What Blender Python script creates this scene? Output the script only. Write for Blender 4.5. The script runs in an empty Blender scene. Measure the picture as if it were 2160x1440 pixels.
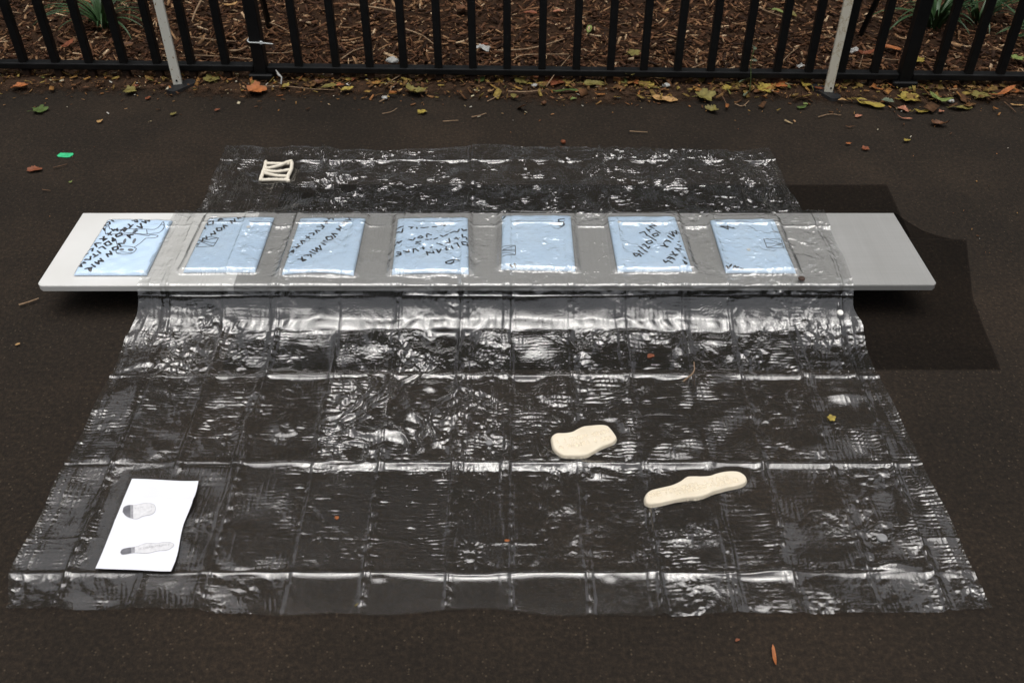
import bpy, bmesh, math, random
import numpy as np
from mathutils import Vector

# ------------------------------------------------------------------ camera
S = bpy.context.scene
C = S.collection
R = math.radians
F_PX = 2058.0                      # focal length in photo pixels (2160 wide)
PITCH = R(40.4)
CAM_H = 1.6
cam_d = bpy.data.cameras.new('camera')
cam = bpy.data.objects.new('camera', cam_d)
C.objects.link(cam)
cam.location = (0, 0, CAM_H)
cam.rotation_euler = (math.pi / 2 - PITCH, 0, 0)
cam_d.sensor_width = 36.0
cam_d.lens = F_PX / 2160.0 * 36.0
cam_d.clip_end = 300.0
cam_d.dof.use_dof = True
cam_d.dof.focus_distance = 2.45
cam_d.dof.aperture_fstop = 6.5
S.camera = cam

# ------------------------------------------------------------------ sky, sun, exposure
SUN_EL, SUN_AZ = R(86), R(190)
world = bpy.data.worlds.new('World')
S.world = world
world.use_nodes = True
wn = world.node_tree
bg = wn.nodes['Background']
sky = wn.nodes.new('ShaderNodeTexSky')
sky.sky_type = 'NISHITA'
sky.sun_disc = False
sky.sun_elevation = SUN_EL
sky.sun_rotation = SUN_AZ
sky.air_density = 1.0
sky.dust_density = 6.0
sky.ozone_density = 1.0
hs = wn.nodes.new('ShaderNodeHueSaturation')
hs.inputs['Saturation'].default_value = 0.22       # overcast: a nearly white sky
wn.links.new(sky.outputs[0], hs.inputs['Color'])
wn.links.new(hs.outputs[0], bg.inputs[0])
bg.inputs[1].default_value = 0.15
sun_d = bpy.data.lights.new('sun', 'SUN')
sun_d.energy = 1.5
sun_d.angle = R(62)
sun_d.color = (1.0, 0.97, 0.93)
sun = bpy.data.objects.new('sun', sun_d)
C.objects.link(sun)
sun.rotation_euler = (math.pi / 2 - SUN_EL, 0, math.pi - SUN_AZ)
S.view_settings.view_transform = 'Standard'
S.view_settings.look = 'None'
S.view_settings.gamma = 1.0
S.view_settings.use_curve_mapping = False
S.view_settings.exposure = -0.10
S.render.engine = 'CYCLES'
S.cycles.use_denoising = True
S.cycles.max_bounces = 10
S.cycles.transparent_max_bounces = 24
S.cycles.glossy_bounces = 4
S.cycles.diffuse_bounces = 3
S.cycles.caustics_reflective = False
S.cycles.caustics_refractive = False

rng = np.random.default_rng(7)
random.seed(7)


def at(px, py, z=0.0):
    """the point of the place at height z that the photograph shows at (px, py)"""
    u = (px - 1080.0) / F_PX
    v = -(py - 720.0) / F_PX
    d = np.array([u, math.cos(PITCH) + v * math.sin(PITCH), -math.sin(PITCH) + v * math.cos(PITCH)])
    t = (z - CAM_H) / d[2]
    return np.array([d[0] * t, d[1] * t, z])


def at_Y(px, py, Y):
    u = (px - 1080.0) / F_PX
    v = -(py - 720.0) / F_PX
    d = np.array([u, math.cos(PITCH) + v * math.sin(PITCH), -math.sin(PITCH) + v * math.cos(PITCH)])
    t = Y / d[1]
    return np.array([d[0] * t, Y, CAM_H + d[2] * t])


# ------------------------------------------------------------------ object helpers
def tag(o, label=None, cat=None, group=None, kind=None):
    if label: o['label'] = label
    if cat: o['category'] = cat
    if group: o['group'] = group
    if kind: o['kind'] = kind
    return o


def link(name, me, mat=None, parent=None):
    o = bpy.data.objects.new(name, me)
    C.objects.link(o)
    if mat is not None:
        me.materials.append(mat)
    if parent is not None:
        o.parent = parent
        o.matrix_parent_inverse = parent.matrix_basis.inverted()
    return o


def empty(name, loc):
    o = bpy.data.objects.new(name, None)
    C.objects.link(o)
    o.location = tuple(float(a) for a in loc)
    o.empty_display_size = 0.05
    return o


def mesh_np(name, verts, faces, smooth=False):
    """verts (n,3), faces (m,k) all the same k"""
    verts = np.asarray(verts, dtype=np.float32)
    faces = np.asarray(faces, dtype=np.int32)
    me = bpy.data.meshes.new(name)
    me.vertices.add(len(verts))
    me.vertices.foreach_set('co', verts.ravel())
    m, k = faces.shape
    me.loops.add(m * k)
    me.loops.foreach_set('vertex_index', faces.ravel())
    me.polygons.add(m)
    me.polygons.foreach_set('loop_start', np.arange(0, m * k, k, dtype=np.int32))
    if smooth:
        me.polygons.foreach_set('use_smooth', np.ones(m, dtype=bool))
    me.update(calc_edges=True)
    return me


def mesh_py(name, verts, faces, smooth=False):
    me = bpy.data.meshes.new(name)
    me.from_pydata([tuple(map(float, v)) for v in verts], [], faces)
    if smooth:
        me.polygons.foreach_set('use_smooth', [True] * len(me.polygons))
    me.update()
    return me


def grid_faces(nx, ny, keep=None):
    i = np.arange(nx * ny).reshape(nx, ny)
    f = np.stack([i[:-1, :-1], i[1:, :-1], i[1:, 1:], i[:-1, 1:]], -1).reshape(-1, 4)
    if keep is not None:
        f = f[keep.ravel()]
    return f


def tube(points, radii, sides=8):
    pts = [np.asarray(p, float) for p in points]
    n = len(pts)
    if np.isscalar(radii):
        radii = [radii] * n
    V, Fc = [], []
    for i, p in enumerate(pts):
        t = pts[min(i + 1, n - 1)] - pts[max(i - 1, 0)]
        t = t / (np.linalg.norm(t) + 1e-9)
        a = np.array([0, 0, 1.0]) if abs(t[2]) < 0.9 else np.array([1.0, 0, 0])
        b = np.cross(t, a); b /= np.linalg.norm(b)
        c = np.cross(b, t)
        for k in range(sides):
            th = 2 * math.pi * k / sides
            V.append(p + radii[i] * (math.cos(th) * b + math.sin(th) * c))
    for i in range(n - 1):
        for k in range(sides):
            k2 = (k + 1) % sides
            Fc.append([i * sides + k, i * sides + k2, (i + 1) * sides + k2, (i + 1) * sides + k])
    V.append(pts[0]); V.append(pts[-1])
    for k in range(sides):
        k2 = (k + 1) % sides
        Fc.append([len(V) - 2, k2, k])
        Fc.append([len(V) - 1, (n - 1) * sides + k, (n - 1) * sides + k2])
    return V, Fc


def spline(pts, n=24):
    """Catmull-Rom through the points"""
    P = [np.asarray(p, float) for p in pts]
    P = [2 * P[0] - P[1]] + P + [2 * P[-1] - P[-2]]
    out = []
    segs = len(P) - 3
    for i in range(segs):
        m = max(2, n // segs)
        for k in range(m):
            t = k / m
            p0, p1, p2, p3 = P[i:i + 4]
            out.append(0.5 * ((2 * p1) + (-p0 + p2) * t + (2 * p0 - 5 * p1 + 4 * p2 - p3) * t * t + (-p0 + 3 * p1 - 3 * p2 + p3) * t ** 3))
    out.append(P[-2])
    return out


def box_mesh(name, x0, x1, y0, y1, z0, z1, bevel=0.0, segs=2):
    bm = bmesh.new()
    bmesh.ops.create_cube(bm, size=1.0)
    for v in bm.verts:
        v.co = Vector(((x0 + x1) / 2 + v.co.x * (x1 - x0), (y0 + y1) / 2 + v.co.y * (y1 - y0), (z0 + z1) / 2 + v.co.z * (z1 - z0)))
    if bevel > 0:
        bmesh.ops.bevel(bm, geom=bm.edges[:], offset=bevel, segments=segs, profile=0.5, affect='EDGES')
    me = bpy.data.meshes.new(name)
    bm.to_mesh(me); bm.free()
    return me


# ------------------------------------------------------------------ materials
def nodes_of(name):
    m = bpy.data.materials.new(name)
    m.use_nodes = True
    nt = m.node_tree
    return m, nt, nt.nodes['Principled BSDF']


def N(nt, kind, **kw):
    n = nt.nodes.new(kind)
    for k, v in kw.items():
        if hasattr(n, k):
            setattr(n, k, v)
        else:
            n.inputs[k.replace('_', ' ')].default_value = v
    return n


def ramp(nt, stops, fac):
    r = nt.nodes.new('ShaderNodeValToRGB')
    el = r.color_ramp.elements
    while len(el) < len(stops):
        el.new(0.5)
    for e, (p, c) in zip(el, stops):
        e.position = p
        e.color = (*c, 1.0)
    nt.links.new(fac, r.inputs[0])
    return r


def coords(nt, scale=None):
    tc = nt.nodes.new('ShaderNodeTexCoord')
    if scale is None:
        return tc.outputs['Object']
    mp = nt.nodes.new('ShaderNodeMapping')
    mp.inputs['Scale'].default_value = scale
    nt.links.new(tc.outputs['Object'], mp.inputs[0])
    return mp.outputs[0]


def noisy(name, c0, c1, scale=20.0, rough=0.6, bump=0.0, bscale=None, detail=4.0, spec=0.5, metal=0.0, bdist=0.002):
    m, nt, b = nodes_of(name)
    co = coords(nt)
    n = N(nt, 'ShaderNodeTexNoise', Scale=scale, Detail=detail)
    nt.links.new(co, n.inputs['Vector'])
    r = ramp(nt, [(0.3, c0), (0.7, c1)], n.outputs['Fac'])
    nt.links.new(r.outputs[0], b.inputs['Base Color'])
    b.inputs['Roughness'].default_value = rough
    b.inputs['Specular IOR Level'].default_value = spec
    b.inputs['Metallic'].default_value = metal
    if bump:
        n2 = N(nt, 'ShaderNodeTexNoise', Scale=bscale or scale * 4, Detail=3.0)
        nt.links.new(co, n2.inputs['Vector'])
        bp = N(nt, 'ShaderNodeBump', Strength=bump, Distance=bdist)
        nt.links.new(n2.outputs['Fac'], bp.inputs['Height'])
        nt.links.new(bp.outputs[0], b.inputs['Normal'])
    return m


def asphalt_mat():
    m, nt, b = nodes_of('asphalt')
    co = coords(nt)
    big = N(nt, 'ShaderNodeTexNoise', Scale=2.3, Detail=5.0, Roughness=0.62)
    mid = N(nt, 'ShaderNodeTexNoise', Scale=95.0, Detail=5.0, Roughness=0.75)
    fine = N(nt, 'ShaderNodeTexVoronoi', Scale=260.0)
    for n in (big, mid, fine):
        nt.links.new(co, n.inputs['Vector'])
    r1 = ramp(nt, [(0.22, (0.0130, 0.0102, 0.0078)), (0.5, (0.0208, 0.0155, 0.0112)), (0.80, (0.035, 0.0248, 0.0172))], big.outputs['Fac'])
    r2 = ramp(nt, [(0.3, (0.42, 0.42, 0.42)), (0.5, (0.86, 0.84, 0.80)), (0.7, (1.7, 1.58, 1.4))], mid.outputs['Fac'])
    mx = N(nt, 'ShaderNodeMix', data_type='RGBA', blend_type='MULTIPLY')
    mx.inputs['Factor'].default_value = 1.0
    nt.links.new(r1.outputs[0], mx.inputs['A']); nt.links.new(r2.outputs[0], mx.inputs['B'])
    # pale grit showing here and there in the worn surface
    cel = N(nt, 'ShaderNodeTexVoronoi', Scale=150.0)
    nt.links.new(co, cel.inputs['Vector'])
    sep = N(nt, 'ShaderNodeSeparateColor')
    nt.links.new(cel.outputs['Color'], sep.inputs[0])
    r3 = ramp(nt, [(0.86, (0, 0, 0)), (0.95, (1, 1, 1))], sep.outputs[0])
    r4 = ramp(nt, [(0.22, (1, 1, 1)), (0.36, (0, 0, 0))], cel.outputs['Distance'])
    ml = N(nt, 'ShaderNodeMath', operation='MULTIPLY')
    nt.links.new(r3.outputs[0], ml.inputs[0]); nt.links.new(r4.outputs[0], ml.inputs[1])
    ml2 = N(nt, 'ShaderNodeMath', operation='MULTIPLY')
    nt.links.new(ml.outputs[0], ml2.inputs[0]); ml2.inputs[1].default_value = 0.5
    mx2 = N(nt, 'ShaderNodeMix', data_type='RGBA')
    nt.links.new(ml2.outputs[0], mx2.inputs['Factor'])
    nt.links.new(mx.outputs['Result'], mx2.inputs['A']); mx2.inputs['B'].default_value = (0.10, 0.075, 0.05, 1)
    nt.links.new(mx2.outputs['Result'], b.inputs['Base Color'])
    b.inputs['Roughness'].default_value = 0.85
    b.inputs['Specular IOR Level'].default_value = 0.2
    bp = N(nt, 'ShaderNodeBump', Strength=0.5, Distance=0.002)
    nt.links.new(fine.outputs['Distance'], bp.inputs['Height'])
    nt.links.new(bp.outputs[0], b.inputs['Normal'])
    return m


def island_mat(name, stops, rough=0.8, spec=0.25, noise=60.0):
    m, nt, b = nodes_of(name)
    g = nt.nodes.new('ShaderNodeNewGeometry')
    r = ramp(nt, stops, g.outputs['Random Per Island'])
    n = N(nt, 'ShaderNodeTexNoise', Scale=noise, Detail=3.0)
    nt.links.new(coords(nt), n.inputs['Vector'])
    r2 = ramp(nt, [(0.3, (0.6, 0.6, 0.6)), (0.7, (1.3, 1.3, 1.3))], n.outputs['Fac'])
    mx = N(nt, 'ShaderNodeMix', data_type='RGBA', blend_type='MULTIPLY')
    mx.inputs['Factor'].default_value = 1.0
    nt.links.new(r.outputs[0], mx.inputs['A']); nt.links.new(r2.outputs[0], mx.inputs['B'])
    nt.links.new(mx.outputs['Result'], b.inputs['Base Color'])
    b.inputs['Roughness'].default_value = rough
    b.inputs['Specular IOR Level'].default_value = spec
    return m


def clear_film(name, tint=(0.985, 0.985, 0.98), gain=3.0, rough=0.09, haze=0.010):
    """a thin clear plastic film: both faces reflect, the rest passes"""
    m = bpy.data.materials.new(name)
    m.use_nodes = True
    nt = m.node_tree
    nt.nodes.clear()
    out = nt.nodes.new('ShaderNodeOutputMaterial')
    g = nt.nodes.new('ShaderNodeNewGeometry')
    dot = N(nt, 'ShaderNodeVectorMath', operation='DOT_PRODUCT')
    nt.links.new(g.outputs['Incoming'], dot.inputs[0]); nt.links.new(g.outputs['Normal'], dot.inputs[1])
    ab = N(nt, 'ShaderNodeMath', operation='ABSOLUTE'); nt.links.new(dot.outputs['Value'], ab.inputs[0])
    om = N(nt, 'ShaderNodeMath', operation='SUBTRACT'); om.inputs[0].default_value = 1.0; nt.links.new(ab.outputs[0], om.inputs[1])
    pw = N(nt, 'ShaderNodeMath', operation='POWER'); nt.links.new(om.outputs[0], pw.inputs[0]); pw.inputs[1].default_value = 5.0
    ma = N(nt, 'ShaderNodeMath', operation='MULTIPLY_ADD')
    nt.links.new(pw.outputs[0], ma.inputs[0]); ma.inputs[1].default_value = 0.95 * gain; ma.inputs[2].default_value = 0.05 * gain
    mn = N(nt, 'ShaderNodeMath', operation='MINIMUM'); nt.links.new(ma.outputs[0], mn.inputs[0]); mn.inputs[1].default_value = 0.95
    tr = nt.nodes.new('ShaderNodeBsdfTransparent'); tr.inputs[0].default_value = (*tint, 1)
    gl = nt.nodes.new('ShaderNodeBsdfGlossy'); gl.inputs['Roughness'].default_value = rough
    fn = N(nt, 'ShaderNodeTexNoise', Scale=420.0, Detail=2.0)
    nt.links.new(coords(nt), fn.inputs['Vector'])
    bp = N(nt, 'ShaderNodeBump', Strength=0.35, Distance=0.0006)
    nt.links.new(fn.outputs['Fac'], bp.inputs['Height']); nt.links.new(bp.outputs[0], gl.inputs['Normal'])
    mix = nt.nodes.new('ShaderNodeMixShader')
    nt.links.new(mn.outputs[0], mix.inputs[0])
    if haze:
        df = nt.nodes.new('ShaderNodeBsdfDiffuse'); df.inputs[0].default_value = (0.8, 0.8, 0.8, 1)
        hm = nt.nodes.new('ShaderNodeMixShader'); hm.inputs[0].default_value = haze
        nt.links.new(tr.outputs[0], hm.inputs[1]); nt.links.new(df.outputs[0], hm.inputs[2])
        nt.links.new(hm.outputs[0], mix.inputs[1])
    else:
        nt.links.new(tr.outputs[0], mix.inputs[1])
    nt.links.new(gl.outputs[0], mix.inputs[2])
    nt.links.new(mix.outputs[0], out.inputs['Surface'])
    return m


def net_mat():
    """black sheer cloth: woven threads with open holes between them"""
    m = bpy.data.materials.new('sheer_black_cloth')
    m.use_nodes = True
    nt = m.node_tree
    nt.nodes.clear()
    out = nt.nodes.new('ShaderNodeOutputMaterial')
    co = coords(nt)
    n = N(nt, 'ShaderNodeTexNoise', Scale=1.0, Detail=2.0)
    mp = N(nt, 'ShaderNodeMapping'); mp.inputs['Scale'].default_value = (4, 260, 260)
    nt.links.new(co, mp.inputs[0]); nt.links.new(mp.outputs[0], n.inputs['Vector'])
    n2 = N(nt, 'ShaderNodeTexNoise', Scale=1.0, Detail=2.0)
    mp2 = N(nt, 'ShaderNodeMapping'); mp2.inputs['Scale'].default_value = (300, 3, 3)
    nt.links.new(co, mp2.inputs[0]); nt.links.new(mp2.outputs[0], n2.inputs['Vector'])
    ad = N(nt, 'ShaderNodeMath', operation='ADD'); nt.links.new(n.outputs['Fac'], ad.inputs[0]); nt.links.new(n2.outputs['Fac'], ad.inputs[1])
    mr = N(nt, 'ShaderNodeMapRange'); nt.links.new(ad.outputs[0], mr.inputs['Value'])
    mr.inputs['From Min'].default_value = 0.7; mr.inputs['From Max'].default_value = 1.3
    mr.inputs['To Min'].default_value = 0.30; mr.inputs['To Max'].default_value = 0.35
    tr = nt.nodes.new('ShaderNodeBsdfTransparent')
    df = nt.nodes.new('ShaderNodeBsdfDiffuse'); df.inputs[0].default_value = (0.0015, 0.0015, 0.0018, 1)
    mix = nt.nodes.new('ShaderNodeMixShader')
    nt.links.new(mr.outputs[0], mix.inputs[0]); nt.links.new(tr.outputs[0], mix.inputs[1]); nt.links.new(df.outputs[0], mix.inputs[2])
    nt.links.new(mix.outputs[0], out.inputs['Surface'])
    return m


def post_mat(name, rust):
    m, nt, b = nodes_of(name)
    co = coords(nt)
    n = N(nt, 'ShaderNodeTexNoise', Scale=70.0 if rust else 26.0, Detail=6.0, Roughness=0.7)
    mp = N(nt, 'ShaderNodeMapping'); mp.inputs['Scale'].default_value = (1, 1, 0.45)
    nt.links.new(co, mp.inputs[0]); nt.links.new(mp.outputs[0], n.inputs['Vector'])
    if rust:
        r = ramp(nt, [(0.0, (0.83, 0.83, 0.74)), (0.60, (0.82, 0.81, 0.72)), (0.64, (0.36, 0.22, 0.09)), (0.72, (0.17, 0.06, 0.02))], n.outputs['Fac'])
    else:
        r = ramp(nt, [(0.0, (0.80, 0.76, 0.62)), (0.47, (0.82, 0.78, 0.65)), (0.49, (0.48, 0.36, 0.16)), (0.505, (0.82, 0.78, 0.65)), (1.0, (0.79, 0.74, 0.6))], n.outputs['Fac'])
    nt.links.new(r.outputs[0], b.inputs['Base Color'])
    b.inputs['Roughness'].default_value = 0.5
    bp = N(nt, 'ShaderNodeBump', Strength=0.15, Distance=0.001)
    nt.links.new(n.outputs['Fac'], bp.inputs['Height']); nt.links.new(bp.outputs[0], b.inputs['Normal'])
    return m


M = {}
M['asphalt'] = asphalt_mat()
M['soil'] = noisy('soil', (0.026, 0.016, 0.010), (0.062, 0.036, 0.022), scale=28, rough=0.95, bump=0.8, bscale=120, spec=0.1, bdist=0.004)
M['bed_soil'] = noisy('bed_soil', (0.018, 0.010, 0.006), (0.05, 0.027, 0.015), scale=35, rough=0.95, bump=0.8, bscale=140, spec=0.1, bdist=0.004)
M['mulch'] = island_mat('bark_mulch', [(0.0, (0.022, 0.010, 0.005)), (0.25, (0.046, 0.020, 0.0095)), (0.52, (0.10, 0.043, 0.020)), (0.78, (0.18, 0.086, 0.040)), (0.94, (0.31, 0.18, 0.09)), (1.0, (0.55, 0.40, 0.25))], noise=90)
M['crumb'] = island_mat('litter_crumb', [(0.0, (0.06, 0.03, 0.014)), (0.4, (0.15, 0.07, 0.03)), (0.65, (0.30, 0.17, 0.06)), (0.8, (0.34, 0.14, 0.05)), (0.92, (0.45, 0.38, 0.22)), (1.0, (0.7, 0.68, 0.62))], noise=90)
M['fragment'] = island_mat('leaf_fragment', [(0.0, (0.05, 0.026, 0.012)), (0.35, (0.13, 0.06, 0.025)), (0.6, (0.2, 0.13, 0.035)), (0.75, (0.28, 0.2, 0.05)), (0.88, (0.30, 0.10, 0.03)), (1.0, (0.12, 0.15, 0.04))], noise=90)
M['iron'] = noisy('black_painted_iron', (0.0045, 0.0047, 0.005), (0.0085, 0.009, 0.0095), scale=30, rough=0.5, bump=0.35, bscale=90, spec=0.22, bdist=0.0015)
M['rusty_iron'] = noisy('rusty_iron', (0.018, 0.012, 0.009), (0.05, 0.024, 0.014), scale=45, rough=0.8, bump=0.4, bscale=120, spec=0.2)
M['post_rust'] = post_mat('white_paint_with_rust', True)
M['post_cream'] = post_mat('cream_paint_with_stains', False)
M['rubber'] = noisy('black_rubber', (0.008, 0.008, 0.0085), (0.018, 0.018, 0.02), scale=40, rough=0.5, bump=0.2)
M['hole_shade'] = noisy('hole_shade_black', (0.002, 0.002, 0.002), (0.004, 0.004, 0.004), scale=10, rough=0.9, spec=0.0)  # black colour for the shade inside the posts' bolt holes
M['board'] = noisy('white_board_paint', (0.625, 0.622, 0.60), (0.70, 0.70, 0.685), scale=5, rough=0.45, bump=0.08, bscale=150, bdist=0.0006)
M['block'] = noisy('dark_timber_block', (0.02, 0.016, 0.013), (0.035, 0.028, 0.022), scale=20, rough=0.9)
M['film'] = clear_film('clear_vinyl')
M['wrap'] = clear_film('clear_wrapping_film', tint=(0.99, 0.99, 0.99), gain=1.0, rough=0.10, haze=0.02)
M['net'] = net_mat()
M['blue'] = noisy('pale_blue_plastic', (0.58, 0.765, 0.98), (0.63, 0.80, 0.985), scale=14, rough=0.5, bump=0.1, bscale=60)
M['ink'] = noisy('black_marker_ink', (0.010, 0.010, 0.012), (0.025, 0.025, 0.03), scale=60, rough=0.4)
M['pencil'] = noisy('thin_grey_pen', (0.05, 0.055, 0.065), (0.09, 0.095, 0.11), scale=80, rough=0.5)
M['greyfill'] = noisy('grey_pen_fill', (0.13, 0.14, 0.16), (0.17, 0.18, 0.2), scale=80, rough=0.5)
M['dot'] = noisy('white_snap', (0.72, 0.71, 0.66), (0.8, 0.79, 0.75), scale=40, rough=0.4)
M['disc_grey'] = noisy('grey_disc', (0.20, 0.20, 0.20), (0.27, 0.27, 0.27), scale=60, rough=0.35)
M['disc_dark'] = noisy('dark_disc', (0.035, 0.022, 0.015), (0.07, 0.04, 0.03), scale=90, rough=0.6)
M['clay'] = noisy('cream_clay', (0.68, 0.60, 0.465), (0.76, 0.685, 0.55), scale=25, rough=0.75, bump=0.15, bscale=90, spec=0.25)
M['clay_white'] = noisy('white_clay', (0.70, 0.64, 0.53), (0.78, 0.73, 0.62), scale=40, rough=0.7, bump=0.2, bscale=120, spec=0.25)
M['paper'] = noisy('white_paper', (0.73, 0.74, 0.80), (0.77, 0.78, 0.84), scale=12, rough=0.8, bump=0.03, bscale=60, spec=0.2)
M['print_light'] = noisy('light_grey_print', (0.60, 0.60, 0.62), (0.72, 0.72, 0.74), scale=150, rough=0.8, spec=0.2)
M['print_mid'] = noisy('mid_grey_print', (0.22, 0.22, 0.24), (0.36, 0.36, 0.38), scale=90, rough=0.8, spec=0.2)
M['print_dark'] = noisy('dark_grey_print', (0.11, 0.11, 0.125), (0.18, 0.18, 0.20), scale=60, rough=0.8, spec=0.2)
M['print_line'] = noisy('grey_print_line', (0.38, 0.38, 0.40), (0.48, 0.48, 0.5), scale=150, rough=0.8, spec=0.2)
M['tag'] = noisy('green_plastic_tag', (0.035, 0.50, 0.20), (0.06, 0.58, 0.26), scale=60, rough=0.5)
M['tag_ink'] = noisy('dark_green_print', (0.01, 0.12, 0.05), (0.015, 0.15, 0.06), scale=60, rough=0.5)
M['twig'] = noisy('pale_twig', (0.20, 0.12, 0.065), (0.36, 0.25, 0.15), scale=60, rough=0.8, bump=0.3)
M['twig_dark'] = noisy('brown_twig', (0.06, 0.032, 0.016), (0.15, 0.08, 0.04), scale=60, rough=0.8, bump=0.3)
M['stone'] = noisy('pale_stone', (0.30, 0.30, 0.285), (0.48, 0.48, 0.46), scale=80, rough=0.7, bump=0.4)
M['tie'] = noisy('white_nylon', (0.62, 0.66, 0.66), (0.7, 0.74, 0.74), scale=60, rough=0.4)
M['blade'] = noisy('lily_turf_blade', (0.018, 0.05, 0.018), (0.045, 0.10, 0.03), scale=12, rough=0.45)
M['woods'] = island_mat('tree_leaf', [(0.0, (0.02, 0.035, 0.01)), (0.5, (0.045, 0.075, 0.02)), (0.85, (0.08, 0.10, 0.03)), (1.0, (0.14, 0.10, 0.03))], rough=0.7, noise=5)
M['bark'] = noisy('tree_bark', (0.03, 0.022, 0.016), (0.07, 0.055, 0.042), scale=12, rough=0.95, bump=0.6, bscale=30, bdist=0.02)
LEAFC = dict(rust=(0.21, 0.065, 0.028), orange=(0.36, 0.12, 0.035), brown=(0.12, 0.052, 0.022), tan=(0.42, 0.25, 0.10),
             yellow=(0.33, 0.25, 0.05), olive=(0.19, 0.16, 0.045), green=(0.075, 0.115, 0.03), lime=(0.19, 0.24, 0.07),
             pink=(0.40, 0.17, 0.10), cream=(0.62, 0.52, 0.30), grey=(0.12, 0.15, 0.10))
for k, c in LEAFC.items():
    c0 = tuple(a * 0.55 for a in c); c1 = tuple(min(1, a * 1.2) for a in c)
    M['leaf_' + k] = noisy('leaf_' + k, c0, c1, scale=70, rough=0.6, bump=0.3, bscale=150, spec=0.3)

# ------------------------------------------------------------------ the setting
FY0, FSLOPE = 3.345, -0.026                       # the foot of the fence


def fence_y(x):
    return FY0 + FSLOPE * x


g = link('path', mesh_py('path', [(-60, -60, 0), (60, -60, 0), (60, 60, 0), (-60, 60, 0)], [(0, 1, 2, 3)]), M['asphalt'])
tag(g, kind='structure')

# a strip of trodden soil between path and fence, its edge ragged
xs = np.linspace(-6, 6, 400)
V = []
k1 = np.cumsum(rng.normal(0, 1, 400)); k1 = (k1 - np.linspace(k1[0], k1[-1], 400)); k1 = k1 / (abs(k1).max() + 1e-6)
rows = 10
edge = 0.20 + 0.05 * k1 + 0.02 * np.sin(xs * 5.3) + 0.008 * rng.normal(0, 1, 400)
P = np.zeros((400, rows, 3))
for j in range(rows):
    f = j / (rows - 1)
    P[:, j, 0] = xs
    P[:, j, 1] = fence_y(xs) - edge * (1 - f) + 0.25 * f
    P[:, j, 2] = 0.0015 + 0.014 * f ** 1.2 + (0.0025 * rng.random(400) if j else 0)
me = mesh_np('soil_strip', P.reshape(-1, 3), grid_faces(400, rows), True)
ca = me.color_attributes.new('cover', 'FLOAT_COLOR', 'POINT')
cov = np.clip(np.linspace(0, 1, rows) * 2.2, 0, 1)[None, :].repeat(400, 0).ravel()
ca.data.foreach_set('color', np.stack([cov, cov, cov, np.ones_like(cov)], -1).astype(np.float32).ravel())
snt = M['soil'].node_tree
at_n = snt.nodes.new('ShaderNodeAttribute'); at_n.attribute_name = 'cover'
sn = N(snt, 'ShaderNodeTexNoise', Scale=45.0, Detail=5.0, Roughness=0.7)
snt.links.new(coords(snt), sn.inputs['Vector'])
sm = N(snt, 'ShaderNodeMath', operation='ADD'); snt.links.new(at_n.outputs['Fac'], sm.inputs[0]); snt.links.new(sn.outputs['Fac'], sm.inputs[1])
sr = ramp(snt, [(0.62, (0, 0, 0)), (1.0, (1, 1, 1))], sm.outputs[0])
snt.links.new(sr.outputs[0], snt.nodes['Principled BSDF'].inputs['Alpha'])
o = link('soil_strip', me, M['soil'])
tag(o, kind='structure')
# planting bed behind the fence
nx, ny = 140, 60
gx, gy = np.meshgrid(np.linspace(-8, 8, nx), np.linspace(0, 1, ny), indexing='ij')
Y = fence_y(gx) + 0.02 + gy * 7
Z = 0.022 + 0.02 * np.sin(gx * 1.7 + Y) * np.sin(Y * 2.1) * np.clip((Y - 3.5), 0, 1) + 0.004 * rng.normal(0, 1, gx.shape) + 0.03 * np.clip(Y - 3.6, 0, 3)
Z[:, 0] = -0.01
o = link('planting_bed', mesh_np('planting_bed', np.stack([gx, Y, Z], -1).reshape(-1, 3), grid_faces(nx, ny), True), M['bed_soil'])
tag(o, kind='structure')


def bed_z(x, y):
    return 0.022 + 0.02 * np.sin(x * 1.7 + y) * np.sin(y * 2.1) * np.clip((y - 3.5), 0, 1) + 0.03 * np.clip(y - 3.6, 0, 3)


def chips(name, n, xyz, L, W, H, tilt, mat, kind='stuff', taper=0.6):
    """n little splinters: six-sided boxes with narrowed ends"""
    base = np.array([[-1, -1, -1], [1, -1, -1], [1, 1, -1], [-1, 1, -1], [-1, -1, 1], [1, -1, 1], [1, 1, 1], [-1, 1, 1]], float) * 0.5
    b = np.repeat(base[None], n, 0)
    tp = 1 - taper * rng.random((n, 2))
    b[:, :, 1] *= np.where(b[:, :, 0] > 0, tp[:, :1], tp[:, 1:])
    b[:, :, 1] += (b[:, :, 0] * rng.normal(0, 0.5, (n, 1)))
    b = b * np.stack([L, W, H], -1)[:, None, :]
    yaw = rng.uniform(0, 2 * math.pi, n); pi_ = rng.normal(0, tilt, n); ro = rng.normal(0, tilt * 1.5, n)
    def rot(v, a, i, j):
        c, s = np.cos(a)[:, None], np.sin(a)[:, None]
        w = v.copy()
        w[:, :, i] = c * v[:, :, i] - s * v[:, :, j]
        w[:, :, j] = s * v[:, :, i] + c * v[:, :, j]
        return w
    b = rot(b, ro, 1, 2); b = rot(b, pi_, 0, 2); b = rot(b, yaw, 0, 1)
    b += xyz[:, None, :]
    fb = np.array([[0, 3, 2, 1], [4, 5, 6, 7], [0, 1, 5, 4], [1, 2, 6, 5], [2, 3, 7, 6], [3, 0, 4, 7]])
    f = (fb[None] + (np.arange(n) * 8)[:, None, None]).reshape(-1, 4)
    o = link(name, mesh_np(name, b.reshape(-1, 3), f), mat)
    return o


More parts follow.
